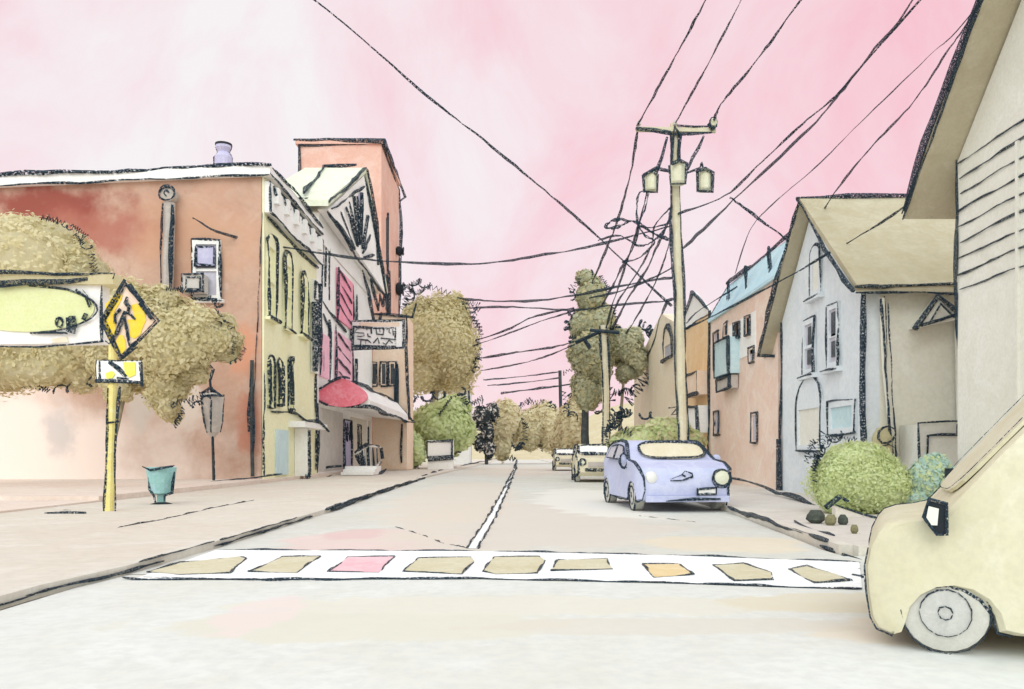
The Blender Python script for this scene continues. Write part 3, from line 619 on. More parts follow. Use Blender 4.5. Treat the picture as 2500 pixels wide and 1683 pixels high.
# --- peach annex
an = thing('annex_building', (-8.2, 55, 0), 'narrow peach building with tall dark slit windows beyond the theatre canopy', 'building')
b = MB(); b.box(-9.28, -7.0, 53.5, 57, .1, 10.4, 'peach')
b.ink([(-7.0, 53.45, 10.5), (-6.95, 53.45, 6), (-6.85, 53.45, 3.4)], iw(10, 54), 'ink_far'); b.ink([(-9.2, 53.45, 10.45), (-6.7, 53.45, 10.3), (-6.4, 53.4, 11.2)], iw(8, 54), 'ink_far')
b.ink([(-7.3, 53.4, 3.2), (-7.35, 53.4, .6)], iw(6, 54), 'ink_far')
b.build('annex_wall', an); FA = Face((0, 53.5, 0), (1, 0, 0), (0, -1, 0))
for x in (914, 937, 958):
    window(an, FA, pu(x-8, 53.5), pu(x+8, 53.5), pv(942, 53.5), pv(885, 53.5), iw(7, 54), 'ink_far', 'peach', 'glass_dark', fw=.1, sill=False)
b = MB(); FA.box(b, pu(962, 53.5), pu(974, 53.5), pv(1000, 53.5), pv(900, 53.5), 0, .1, 'glass_dark'); b.ink([FA.p(pu(968, 53.5), pv(1020, 53.5), .12), FA.p(pu(968, 53.5), pv(890, 53.5), .12)], iw(12, 54), 'ink_far'); b.build('corner_post', an)
# ================================================================== RIGHT SIDE BUILDINGS
XR = 7.6
FR = Face((XR, 0, 0), (0, 1, 0), (-1, 0, 0))
def Yr(x): return XR*FP/(x-CX)
def rv(x, y): return pv(y, Yr(x))
# --- grey gabled house
gh = thing('grey_house', (11, 20, 0), 'pale grey blue gabled house with brown roof behind the green bush', 'house')
y0, y1, ym = 17.25, 22.6, 20.3; ze, zr = 4.85, 7.45
b = MB(); b.prism([(XR, y0, .1), (XR, y1, .1), (XR, y1, ze), (XR, ym, zr-.1), (XR, y0, ze)], (.3, 0, 0), 'grey_blue')
b.ink([FR.p(y0, .1, .04), FR.p(y0, 2, .05), FR.p(y0, ze, .04)], iw(15, 17), 'ink_mid'); b.ink([FR.p(y1, .1, .04), FR.p(y1, 1.6, .04)], iw(16, 22), 'ink_mid'); b.ink([FR.p(y1, 1.4, .04), FR.p(y1, ze, .04)], iw(10, 22), 'ink_mid')
b.build('front_gable_wall', gh)
b = MB(); b.prism([(XR+.302, y0, .1), (XR+.302, y1, .1), (XR+.302, y1, ze), (XR+.302, ym, zr-.1), (XR+.302, y0, ze)], (8.2, 0, 0), 'beige_side')
b.ink([P(2160, 722, 17.2), P(2165, 900, 17.2), P(2183, 1140, 17.2)], iw(5, 17), 'ink_mid')
b.build('side_wall', gh)
b = MB(); t = .16
b.prism([(XR-.35, y0-.35, ze-.32), (XR-.35, ym, zr), (XR-.35, ym, zr+t), (XR-.35, y0-.35, ze-.32+t)], (9.2, 0, 0), 'roof_brown')
b.prism([(XR-.35, ym, zr), (XR-.35, y1+.9, ze-.85), (XR-.35, y1+.9, ze-.85+t), (XR-.35, ym, zr+t)], (9.2, 0, 0), 'roof_brown')
xi = XR-.38
b.ink([(xi, y0-.35, ze-.25), (xi, y0+1.4, ze+1.0), (xi, ym, zr+.12)], iw(13, 19), 'ink_mid'); b.ink([(xi, ym, zr+.1), (xi, y1+.9, ze-.8), (xi+.35, y1+.6, ze-.85)], iw(12, 22), 'ink_mid')
b.ink([(xi, ym, zr+.14), (XR+4, ym, zr+.17), (XR+8.8, ym, zr+.12)], iw(17, 20), 'ink_mid'); b.ink([(xi, ym, zr+.05), (XR+8.8, ym, zr-.02)], iw(7, 20), 'ink_mid')
b.ink([(xi, y0-.38, ze-.2), (XR+2, y0-.38, ze-.16), (XR+8, y0-.38, ze-.2)], iw(9, 17), 'ink_mid'); b.ink([(xi, y0-.38, ze-.34), (XR+8, y0-.38, ze-.38)], iw(8, 17), 'ink_mid')
b.build('roof', gh)
def rwin(par, x0, x1, yt, yb, wd=7, **k):
    ua, ub = sorted((Yr(x0), Yr(x1))); um = (ua+ub)/2
    return window(par, FR, ua, ub, pv(yb, um), pv(yt, um), iw(wd, um), 'ink_mid', **k)
rwin(gh, 1983, 2008, 622, 722, frame='grey_blue', pane='siding_white', fw=.12, sill=True, arch=True)
for (a, c, d, e_) in ((1965, 1992, 780, 914), (2024, 2052, 742, 898)):
    o = rwin(gh, a, c, d, e_, frame='grey_blue', pane='glass_grey', fw=.13, bars=1, sill=True)
    ua, ub = sorted((Yr(a), Yr(c))); um = (ua+ub)/2; b = MB()
    FR.box(b, ua+.16, (ua+ub)/2+.08, pv(e_, um)+.25, pv(e_, um)+.62, .022, .05, 'glass_dark'); FR.box(b, ua+.16, ua+.42, pv(e_, um)+.74, pv(d, um)-.2, .022, .05, 'glass_dark'); b.build('shade', o)
o = rwin(gh, 1950, 2010, 985, 1100, frame='grey_blue', pane='siding_white', fw=.14, sill=False, arch=True)
o = rwin(gh, 2028, 2092, 978, 1060, frame='grey_blue', pane='glass_blue', fw=.14, sill=False)
for y in (865, 925): pass
b = MB(); b.tube([P(2153, 728, 17.0), P(2160, 900, 17.0), P(2185, 1148, 17.0)], .055, 'beige_side', 8); b.ink([P(2153, 728, 16.9), P(2160, 900, 16.9), P(2184, 1148, 16.9)], iw(8, 17), 'ink_mid'); b.ink([P(2168, 740, 16.9), P(2176, 900, 16.9), P(2189, 1148, 16.9)], iw(4, 17), 'ink_mid'); b.build('downspout', gh)
b = MB(); c = P(2154, 1085, 17); b.lathe(c, [(.05, -.35), (.2, -.2), (.2, .15), (.1, .35)], 'olive_light', 12)
b.ink([c+Vector((.18*math.cos(a), -.22, .2+.18*math.sin(a))) for a in np.linspace(0, 6.3, 10)], iw(6, 17), 'ink_mid'); b.ink([c+Vector((.2*math.cos(a), -.22, -.2+.2*math.sin(a))) for a in np.linspace(0, 6.3, 10)], iw(6, 17), 'ink_mid'); b.build('gas_meter', gh)
# bracketed side canopy and cellar bulkhead
YS = 17.25
b = MB(); b.prism([P(2238, 800, 16.9), P(2292, 724, 16.9), P(2350, 778, 16.9)], (0, .34, 0), 'siding_white')
b.ink([P(2238, 800, 16.85), P(2292, 724, 16.85), P(2350, 778, 16.85)], iw(14, 17), 'ink_mid'); b.ink([P(2250, 792, 16.85), P(2300, 778, 16.85), P(2358, 760, 16.85)], iw(9, 17), 'ink_mid'); b.ink([P(2268, 785, 16.8), P(2296, 740, 16.8), P(2330, 775, 16.8)], iw(8, 17), 'ink_mid'); b.build('side_gablet', gh)
b = MB(); b.prism([P(2342, 775, 17.0), P(2348, 1040, 17.0), P(2420, 1045, 17.0), P(2420, 765, 17.0)], (0, .2, 0), 'siding_white'); b.ink([P(2335, 765, 16.95), P(2344, 860, 16.95), P(2348, 1040, 16.95)], iw(12, 17), 'ink_mid'); b.build('side_panel', gh)
b = MB(); b.prism([P(2243, 1036, 16.4), P(2338, 1033, 16.4), P(2420, 1033, 16.4), P(2420, 1190, 16.4), P(2243, 1190, 16.4)], (0, .8, 0), 'siding_white')
b.ink([P(2246, 1135, 16.35), P(2243, 1036, 16.35), P(2348, 1028, 16.35)], iw(9, 16.4), 'ink_mid'); b.ink([P(2264, 1115, 16.35), P(2266, 1066, 16.35), P(2340, 1062, 16.35), P(2342, 1036, 16.35)], iw(10, 16.4), 'ink_mid'); b.build('porch_wall', gh)
# --- near white clapboard house with big brown eave
wh = thing('clapboard_house', (11, 11, 0), 'white clapboard house with a deep brown roof overhang at the right edge', 'house')
b = MB(); ya, yb2, ymid = 8.6, 13.7, 11.15; e0, r0 = 6.1, 8.75
b.prism([(XR, ya, .1), (XR, yb2, .1), (XR, yb2, e0), (XR, ymid, r0), (XR, ya, e0)], (9, 0, 0), 'siding_white')
for k in range(9):
    z = 6.05-k*.27; b.ink([FR.p(13.68-.05*(k % 3), z, .02), FR.p(12.2, z+.02, .02), FR.p(9.2, z+.02, .02)], iw(8 if k % 2 else 5, 12.5), 'ink_near')
b.ink([FR.p(13.7, 6.2, .03), FR.p(13.7, 4.5, .03), FR.p(13.69, 3.1, .02)], iw(9, 13.7), 'ink_near'); b.build('clapboard_wall', wh)
b = MB(); xo = XR-.55; yo = 14.45
def rz(y): return r0+.1-abs(y-ymid)*(r0-e0+.06)/(yb2-ymid)
for s_ in (1, -1):
    ye = ymid+s_*(yo-ymid)
    b.prism([(xo, ymid, rz(ymid)), (xo, ye, rz(ye)), (xo, ye, rz(ye)+.2), (xo, ymid, rz(ymid)+.2)], (10, 0, 0), 'roof_brown_near')
b.ink([(xo-.02, ymid, rz(ymid)+.2), (xo-.02, 12.5, rz(12.5)+.2), (xo-.02, yo, rz(yo)+.15)], iw(16, 13), 'ink_near'); b.ink([(xo-.02, ymid, rz(ymid)), (xo-.02, yo, rz(yo))], iw(9, 13), 'ink_near')
b.ink([(xo-.03, ymid, rz(ymid)+.1), (xo-.03, yo, rz(yo)+.1)], iw(5, 13), 'ink_near')
b.ink([(xo, yo, rz(yo)+.05), (XR+.2, yo, rz(yo)+.04), (XR+.75, yo, rz(yo)+.02)], iw(9, 14), 'ink_near')
b.build('roof', wh)
b = MB(); FR.box(b, 12.0, 12.06, .2, 5.8, .0, .05, 'siding_white'); b.build('corner_board', wh)
# --- salmon building with blue mansard
sb = thing('salmon_building', (12, 27, 0), 'salmon building with a blue mansard roof and a hanging blue lantern sign', 'building')
ys0, ys1 = 22.95, 30.8
b = MB(); b.box(XR, 16, ys0, ys1, .1, 6.15, 'salmon')
b.ink([FR.p(ys1, .15, .03), FR.p(ys1, 3, .04), FR.p(ys1, 6.6, .03)], iw(12, 31), 'ink_mid'); b.ink([FR.p(ys0+.1, 6.2, .03), FR.p(ys1, 6.25, .03)], iw(4, 27), 'ink_mid')
sw = b.build('street_wall', sb)
b = MB(); b.prism([(XR-.1, ys0, 6.153), (XR-.1, ys0, 6.25), (XR+.7, ys0, 7.6), (16, ys0, 7.6), (16, ys0, 6.153)], (0, ys1-ys0, 0), 'roof_blue')
b.ink([(XR+.66, ys0, 7.62), (XR+.66, 25, 7.68), (XR+.66, ys1, 7.62)], iw(13, 26), 'ink_mid'); b.ink([(XR-.1, ys1, 6.2), (XR+.66, ys1, 7.6)], iw(8, 30), 'ink_mid')
for u in (24.2, 26.6, 28.8): b.ink([(XR+.15+.2*math.cos(a)*.3, u+.28*math.cos(a), 6.85+.5*math.sin(a)) for a in np.linspace(0, 6.28, 10)], iw(7, 26), 'ink_mid')
b.build('mansard_roof', sb)
for (x, yt, yb) in ((1775, 790, 822), (1803, 786, 826), (1829, 772, 822)):
    rwin(sb, x-5, x+5, yt, yb, wd=10, frame='salmon', pane='glass_dark', fw=.05, sill=False)
for (x, yt, yb) in ((1838, 850, 885), (1874, 835, 872), (1753, 812, 900), (1845, 1010, 1080), (1753, 1005, 1060)):
    rwin(sb, x-6, x+6, yt, yb, wd=7, frame='salmon', pane='glass_grey', fw=.05, sill=False)
b = MB(); FR.box(b, 25.0, 28.4, 4.3, 5.6, .0, .02, 'paint_white'); b.build('faded_patch', sb)
b = MB(); ua, ub = Yr(1806), Yr(1768); um = (ua+ub)/2; FR.box(b, ua, ub, pv(918, um), pv(832, um), .0, .35, 'glass_blue'); FR.rect(b, ua, ub, pv(918, um), pv(832, um), .37, iw(10, um), 'ink_mid'); bo = b.build('bay_box', sb)
b = MB(); FR.box(b, ua+.1, ub-.15, pv(952, um), pv(921, um), .03, .3, 'lamp_grey'); FR.rect(b, ua+.1, ub-.15, pv(952, um), pv(921, um), .31, iw(10, um), 'ink_mid'); b.build('planter_box', bo)
# --- orange, tan buildings further on
ob = thing('orange_building', (12, 34, 0), 'orange house with white bay windows between pole and salmon building', 'house')
b = MB(); b.box(XR+.0, 15, 30.9, 37, .1, 6.6, 'orange_wash'); b.prism([(XR, 30.9, 6.603), (XR, 37, 6.603), (XR, 33.6, 7.9)], (.12, 0, 0), 'paint_white'); b.ink([(XR-.03, 30.9, 6.7), (XR-.03, 33.6, 7.9), (XR-.03, 37, 6.6)], iw(9, 33), 'ink_mid'); b.ink([(XR-.03, 30.95, 6.55), (XR-.03, 36.9, 6.6)], iw(5, 33), 'ink_mid'); b.build('front_wall', ob)
for (x0, x1, yt, yb, m) in ((1697, 1730, 912, 968, 'peach'), (1700, 1732, 994, 1058, 'paint_white')):
    ua, ub = Yr(x1), Yr(x0); um = (ua+ub)/2; b = MB(); FR.box(b, ua, ub, pv(yb, um), pv(yt, um), 0, .45, m); FR.rect(b, ua, ub, pv(yb, um), pv(yt, um), .47, iw(10, um), 'ink_mid'); b.build('bay_window', ob)
tb = thing('tan_building', (12, 43, 0), 'tan building with a round topped dark window beyond the utility pole', 'building')
b = MB(); b.box(XR, 15, 37.2, 50, .1, 7.2, 'tan_wash'); b.prism([(XR, 37.2, 7.203), (XR, 46, 7.203), (XR, 41, 8.3)], (7, 0, 0), 'tan_wash')
b.ink([(XR-.03, 37.3, 8.4), (XR-.03, 39, 8.6), (XR-.03, 41.5, 8.0), (XR-.03, 42.5, 7.3), (XR-.03, 45, 6.6)], iw(9, 40), 'ink_mid'); b.build('front_wall', tb)
rwin(tb, 1623, 1642, 835, 880, wd=12, frame='tan_wash', pane='glass_grey', fw=.16, sill=False, arch=True)
# --- small white house far left
fh = thing('far_white_house', (-6.6, 88, 0), 'small far white house with pitched roof among the trees', 'house')
b = MB(); b.box(-8.6, -4.6, 86, 92, 0, 8.0, 'paint_white'); b.prism([(-8.4, 85.98, 7.0), (-7.3, 85.98, 8.6), (-6.6, 85.98, 7.3)], (0, -.3, 0), 'paint_white'); b.ink([(-8.8, 85.6, 6.6), (-7.4, 85.6, 8.7), (-6.6, 85.6, 7.4)], iw(7, 86), 'ink_far'); b.build('house_wall', fh)
b = MB(); b.prism([(-8.9, 85.7, 8.003), (-4.3, 85.7, 8.003), (-5.2, 85.7, 9.2), (-7.9, 85.7, 9.2)], (0, 6.5, 0), 'olive_light'); b.ink([(-8.9, 85.6, 8.05), (-4.4, 85.6, 8.1), (-4.9, 85.6, 9.2), (-8.4, 85.6, 9.1)], iw(7, 86), 'ink_far'); b.ink([(-4.7, 85.6, 8.6), (-4.7, 85.6, 2.8)], iw(8, 86), 'ink_far'); b.build('roof', fh)
#PART3
# ================================================================== SIGNS AND STREET FURNITURE
Y = 14.7; sc = Y/FP
ps = thing('pedestrian_sign', P(265, 1258, Y), 'yellow diamond pedestrian crossing sign with arrow plate on a pale yellow post', 'road sign')
def zs(x, y): return P(90+x*.2041, 640+y*.2041, Y-.1)
b = MB(); b.tube([P(265, 1260, Y), P(272, 1050, Y), P(277, 780, Y)], [iw(23, Y), iw(23, Y), iw(18, Y)], 'post_yellow', 10)
b.ink([P(254, 1252, Y-.08), P(262, 1050, Y-.08), P(266, 945, Y-.08)], iw(8, Y), 'ink_mid'); b.ink([P(279, 1252, Y-.08), P(284, 1050, Y-.08), P(290, 945, Y-.08)], iw(8, Y), 'ink_mid')
b.ink([P(252, 1258, Y-.1), P(268, 1264, Y-.1), P(280, 1254, Y-.1)], iw(7, Y), 'ink_mid'); b.ink([P(262, 1034, Y-.1), P(288, 1032, Y-.1)], iw(7, Y), 'ink_mid'); b.build('post', ps)
b = MB(); dia = [(306, 685), (388, 785), (294, 877), (252, 783)]
b.prism([P(x, y, Y-.1) for x, y in dia], (0, .03, 0), 'peach')
for wd, k in ((9, 0), (5, .012)):
    q = [P(x+(310-x)*k*8, y+(783-y)*k*8, Y-.12) for x, y in dia]; b.ink(q, iw(wd, Y), 'ink_mid', closed=True)
b.ink([P(318, 697, Y-.12), P(352, 740, Y-.12)], iw(13, Y), 'ink_mid'); b.ink([P(340, 740, Y-.12), P(368, 778, Y-.12)], iw(11, Y), 'ink_mid'); b.ink([P(335, 845, Y-.12), P(300, 872, Y-.12)], iw(10, Y), 'ink_mid')
dp = b.build('diamond_plate', ps)
for pl in ([(825, 500), (960, 380), (1030, 400), (1000, 480), (930, 600), (950, 760), (930, 880), (880, 950), (840, 900), (810, 700)], [(1130, 520), (1200, 495), (1290, 600), (1310, 700), (1270, 780), (1240, 870), (1170, 920), (1110, 890), (1120, 800), (1085, 690), (1180, 690)], [(990, 870), (1040, 880), (1065, 960), (1070, 1040), (1010, 1110), (950, 1050), (930, 980)]):
    b = MB(); b.prism([zs(*p)+Vector((0, -.004, 0)) for p in pl], (0, -.008, 0), 'sign_yellow'); b.build('yellow_patch', dp)
b = MB()
for pts, wd in (([(1010, 570), (945, 640), (950, 740)], 8), ([(1070, 590), (1015, 720), (960, 850), (880, 985)], 11), ([(1060, 640), (1085, 800), (1100, 900), (1120, 1010)], 10), ([(1060, 600), (1120, 620), (1185, 690)], 7), ([(1090, 420), (1075, 490), (1120, 540), (1095, 600)], 9), ([(880, 985), (830, 950)], 6), ([(1120, 1010), (1190, 960)], 6)):
    b.ink([zs(*p)+Vector((0, -.03, 0)) for p in pts], iw(wd, Y), 'ink_mid', wob=.2)
b.build('walking_figure', dp)
b = MB(); b.prism([zs(705, 1180), zs(1240, 1180), zs(1235, 1440), zs(720, 1430)], (0, .03, 0), 'paint_white')
b.ink([zs(760, 1190), zs(770, 1400)], iw(9, Y), 'ink_mid'); b.ink([zs(720, 1430), zs(1260, 1450)], iw(11, Y), 'ink_mid'); b.ink([zs(1235, 1190), zs(1240, 1480)], iw(10, Y), 'ink_mid'); b.ink([zs(770, 1175), zs(1235, 1180)], iw(5, Y), 'ink_mid'); b.ink([zs(720, 1170), zs(705, 1300), zs(720, 1420)], iw(4, Y), 'ink_mid')
ap = b.build('arrow_plate', ps)
b = MB(); b.prism([zs(1035, 1200), zs(1180, 1200), zs(1185, 1350), zs(1110, 1385), zs(1060, 1330)], (0, -.02, 0), 'plate_yellow'); b.build('yellow_patch', ap); b = MB(); b.prism([zs(830, 1330), zs(900, 1305), zs(940, 1340), (zs(910, 1390)), zs(840, 1400)], (0, -.02, 0), 'plate_yellow'); b.build('yellow_patch', ap)
b = MB(); b.ink([zs(880, 1210), zs(1000, 1290), zs(1090, 1390)], iw(12, Y), 'ink_mid'); b.ink([zs(960, 1380), zs(1090, 1385)], iw(10, Y), 'ink_mid'); b.ink([zs(950, 1330), zs(1050, 1330)], iw(8, Y), 'ink_mid'); b.build('arrow', ap)
# --- big shop sign at the left edge
Y = 15.6
sg = thing('sign_board', P(-60, 1250, Y), 'large white sign board with a yellow green oval and dark top bar', 'sign')
b = MB(); b.prism([P(-110, 842, Y), P(249, 838, Y), P(249, 694, Y), P(-110, 694, Y)], (0, .3, 0), 'paint_white')
b.ink([P(249, 696, Y-.03), P(249, 836, Y-.03)], iw(9, Y), 'ink_mid'); b.ink([P(-110, 844, Y-.03), P(97, 846, Y-.03), P(249, 836, Y-.03)], iw(9, Y), 'ink_mid')
b.prism([P(127, 828, Y-.005), P(164, 822, Y-.005), P(168, 836, Y-.005), P(126, 838, Y-.005)], (0, -.008, 0), 'tan_wash'); b.build('board', sg)
b = MB(); b.prism([P(-115, 666, Y-.1), P(276, 666, Y-.1), P(276, 694, Y-.1), P(-115, 694, Y-.1)], (0, .45, 0), 'olive_light')
b.ink([P(-115, 667, Y-.13), P(276, 668, Y-.13), P(276, 682, Y-.13)], iw(10, Y), 'ink_mid'); b.ink([P(-115, 689, Y-.13), P(170, 690, Y-.13), P(215, 686, Y-.13)], iw(15, Y), 'ink_mid'); b.build('top_bar', sg)
b = MB(); ov = [(66+166*math.cos(a), 754+57*math.sin(a)) for a in np.linspace(0, 6.283, 33)[:-1]]
b.prism([P(x, y, Y-.003) for x, y in ov], (0, -.03, 0), 'board_green'); b.ink([P(x+5, y+2, Y-.05) for x, y in ov[-8:]+ov[:9]], iw(6, Y), 'ink_mid')
b.ink([P(184, 708, Y-.06), P(207, 725, Y-.06), P(219, 752, Y-.06)], iw(6, Y), 'ink_mid'); b.ink([P(200, 708, Y-.06), P(216, 726, Y-.06), P(221, 745, Y-.06)], iw(4, Y), 'ink_mid'); op = b.build('oval_field', sg)
b = MB(); b.ink([P(145+8*math.cos(a), 788+12*math.sin(a), Y-.06) for a in np.linspace(0, 6.283, 12)], iw(7, Y), 'ink_mid', wob=.12); b.ink([P(174, 775, Y-.06), P(177, 795, Y-.06), P(172, 812, Y-.06)], iw(21, Y), 'ink_mid', taper=False, wob=.12); b.ink([P(165, 776, Y-.06), P(167, 806, Y-.06)], iw(9, Y), 'ink_mid', wob=.12); b.ink([P(210, 766, Y-.06), P(204, 782, Y-.06)], iw(12, Y), 'ink_mid', wob=.12); b.ink([P(98, 812, Y-.06), P(165, 814, Y-.06)], iw(9, Y), 'ink_mid', wob=.12); b.build('emblem', op)
b = MB(); b.tube([P(-60, 1250, Y+.15), P(-60, 700, Y+.15)], .09, 'lamp_grey', 10); b.build('post', sg)
# --- lantern on a thin post by the brick wall
Y = 28.4; sc = Y/FP
ln = thing('street_lantern', P(522, 1184, Y), 'grey tapered lantern on a thin dark post before the brick wall', 'street lamp')
b = MB(); b.tube([P(522, 1186, Y), P(519, 1060, Y), P(516, 945, Y)], iw(7, Y), 'bark_dark', 8); b.ink([P(523, 1180, Y-.07), P(520, 1050, Y-.07)], iw(5, Y), 'ink_far'); b.build('post', ln)
b = MB(); c = P(519, 1068, Y); b.lathe(c, [(6*sc, 0), (18*sc, 14*sc), (25*sc, 50*sc), (29*sc, 98*sc), (22*sc, 106*sc), (5*sc, 112*sc)], 'lamp_grey', 8)
for x0, x1 in ((-29, -20), (29, 22)): b.ink([P(519+x0, 972, Y-.35), P(519+x1*1.1, 1030, Y-.35), P(519+x1*.8, 1055, Y-.35)], iw(6, Y), 'ink_far')
b.ink([P(490, 968, Y-.45), P(548, 966, Y-.45)], iw(7, Y), 'ink_far'); b.ink([P(514, 975, Y-.46), P(516, 1060, Y-.46)], iw(7, Y), 'ink_far'); b.build('lantern', ln)
b = MB(); b.ink([P(490, 962, Y-.2), P(513, 950, Y-.2), P(540, 970, Y-.2)], iw(12, Y), 'ink_far'); b.ink([P(517, 975, Y-.2), P(514, 930, Y-.2), P(520, 900, Y-.2), P(508, 884, Y-.2)], iw(9, Y), 'ink_far'); b.build('finial', ln)
# --- litter bin
Y = 16.8; sc = Y/FP
bn = thing('litter_bin', P(394, 1240, Y), 'teal tub shaped litter bin on a narrow foot beside the crossing sign', 'litter bin')
b = MB(); c = P(394, 1240, Y); b.lathe(c+Vector((0, 0, 14*sc)), [(10*sc, 0), (10*sc, 18*sc), (26*sc, 22*sc), (31*sc, 50*sc), (35*sc, 84*sc), (32*sc, 85*sc), (29*sc, 80*sc)], 'bin_teal', 20)
b.ink([P(345, 1140, Y-.3), P(366, 1150, Y-.32), P(392, 1146, Y-.33), P(428, 1140, Y-.3)], iw(7, Y), 'ink_mid'); b.ink([P(361, 1152, Y-.2), P(363, 1195, Y-.2), P(376, 1212, Y-.2), P(380, 1228, Y-.2)], iw(7, Y), 'ink_mid'); b.ink([P(426, 1150, Y-.2), P(420, 1205, Y-.2), P(404, 1212, Y-.2), P(401, 1228, Y-.2)], iw(7, Y), 'ink_mid'); b.build('tub', bn)
b = MB(); b.lathe(c, [(30*sc, -2*sc), (30*sc, 8*sc), (14*sc, 13*sc)], 'charcoal', 18); b.ink([P(362, 1236, Y-.3), P(396, 1243, Y-.3), P(426, 1237, Y-.3)], iw(9, Y), 'ink_mid'); b.build('foot', bn)
# --- main utility pole
Y = 26.5
up = thing('utility_pole', P(1668, 1190, Y), 'tall pale wooden utility pole with crossarm and three transformer cans', 'utility pole')
b = MB(); b.tube([P(1669, 1200, Y), P(1663, 900, Y), P(1654, 600, Y), P(1645, 303, Y)], [iw(27, Y), iw(25, Y), iw(23, Y), iw(19, Y)], 'pole_wood', 12)
for dx in (-12, 12): b.ink([P(1670+dx, 1190, Y-.1), P(1663+dx, 900, Y-.1), P(1653+dx, 600, Y-.1), P(1645+dx*.8, 310, Y-.1)], iw(8, Y), 'ink_mid')
b.ink([P(1640, 410, Y-.2), P(1646, 310, Y-.2), P(1660, 330, Y-.2), P(1652, 400, Y-.2)], iw(7, Y), 'ink_mid'); b.build('pole', up)
b = MB(); A = P(1554, 315, Y-.2); B_ = P(1748, 318, Y-.2); b.prism([A+Vector((0, 0, -.06)), B_+Vector((0, 0, -.06)), B_+Vector((0, 0, .08)), A+Vector((0, 0, .08))], (0, .12, 0), 'pole_wood')
b.ink([P(1554, 317, Y-.22), P(1640, 324, Y-.22)], iw(11, Y), 'ink_mid'); b.ink([P(1656, 309, Y-.22), P(1735, 311, Y-.22)], iw(8, Y), 'ink_mid'); b.ink([P(1640, 326, Y-.22), P(1740, 325, Y-.22)], iw(8, Y), 'ink_mid'); b.build('crossarm', up)
b = MB(); b.ink([P(1727, 306, Y-.2), P(1738, 322, Y-.2)], iw(20, Y), 'ink_mid', taper=False); b.lathe(P(1742, 305, Y-.2), [(.04, -.1), (.13, -.06), (.13, .12), (.05, .2)], 'can_grey', 10); b.ink([P(1742+9*math.cos(a), 300+13*math.sin(a), Y-.34) for a in np.linspace(0, 6.3, 10)], iw(4, Y), 'ink_mid'); b.build('insulator', up)
for x in (1560, 1648):
    b = MB(); b.lathe(P(x, 308, Y-.14), [(.03, 0), (.07, .04), (.05, .14), (.02, .2)], 'lamp_grey', 8); b.build('insulator', up)
for (x, y, ww, hh) in ((1590, 444, 34, 46), (1655, 424, 38, 52), (1720, 440, 38, 52)):
    b = MB(); s_ = Y/FP; c = P(x, y+hh/2, Y-.45 if x == 1655 else Y-.1); b.lathe(c, [(ww/2*s_*.9, 0), (ww/2*s_, .05), (ww/2*s_, hh*s_*.86), (ww/2*s_*.6, hh*s_)], 'can_grey', 14)
    d = c.y-ww/2*s_-.03; k = d/Y
    b.ink([P(x-ww/2, y-hh/2+6, d), P(x-ww/2+2, y+hh/2, d), P(x+ww/2-2, y+hh/2+1, d), P(x+ww/2, y-hh/2+4, d), P(x, y-hh/2-3, d)], iw(9, Y), 'ink_mid', closed=True)
    b.build('transformer', up)
b = MB(); b.ink([P(1628, 335, Y-.2), P(1612, 390, Y-.2), P(1600, 425, Y-.2)], iw(11, Y), 'ink_mid'); b.ink([P(1718, 335, Y-.2), P(1690, 385, Y-.2), P(1677, 412, Y-.2)], iw(8, Y), 'ink_mid'); b.ink([P(1570, 430, Y-.2), P(1600, 415, Y-.2), P(1640, 422, Y-.2)], iw(8, Y), 'ink_mid'); b.ink([P(1678, 424, Y-.2), P(1710, 412, Y-.2), P(1712, 396, Y-.2), P(1720, 420, Y-.2)], iw(7, Y), 'ink_mid'); b.build('bracket', up)
# --- distant poles
def far_pole(Yp, pts, wd, label, arms):
    t = thing('utility_pole', P(pts[0][0], pts[0][1], Yp), label, 'utility pole')
    b = MB(); b.tube([P(x, y, Yp) for x, y in pts], iw(wd, Yp), 'pole_wood' if wd > 12 else 'bark_dark', 8)
    im = ink_for(Yp)
    if wd > 12:
        for dx in (-wd*.42, wd*.42): b.ink([P(x+dx, y, Yp-.15) for x, y in pts], iw(6, Yp), im)
    else: b.ink([P(x, y, Yp-.1) for x, y in pts], iw(6, Yp), im)
    b.build('pole', t)
    for (x0, yA, x1, yB, ww) in arms:
        b = MB(); b.tube([P(x0, yA, Yp-.15), P(x1, yB, Yp-.15)], iw(ww, Yp), 'bark_dark', 6); b.ink([P(x0, yA, Yp-.25), P(x1, yB, Yp-.25)], iw(ww, Yp), im); b.build('crossarm', t)
    return t
far_pole(40, [(1482, 1162), (1480, 980), (1474, 795)], 20, 'second wooden pole down the street beside the tall olive conifer', [(1405, 838, 1462, 812, 9), (1440, 806, 1512, 812, 9), (1426, 830, 1440, 852, 9)])
far_pole(80, [(1372, 1136), (1369, 1000), (1367, 905)], 8, 'thin distant dark pole where the street disappears', [(1350, 945, 1395, 938, 4)])
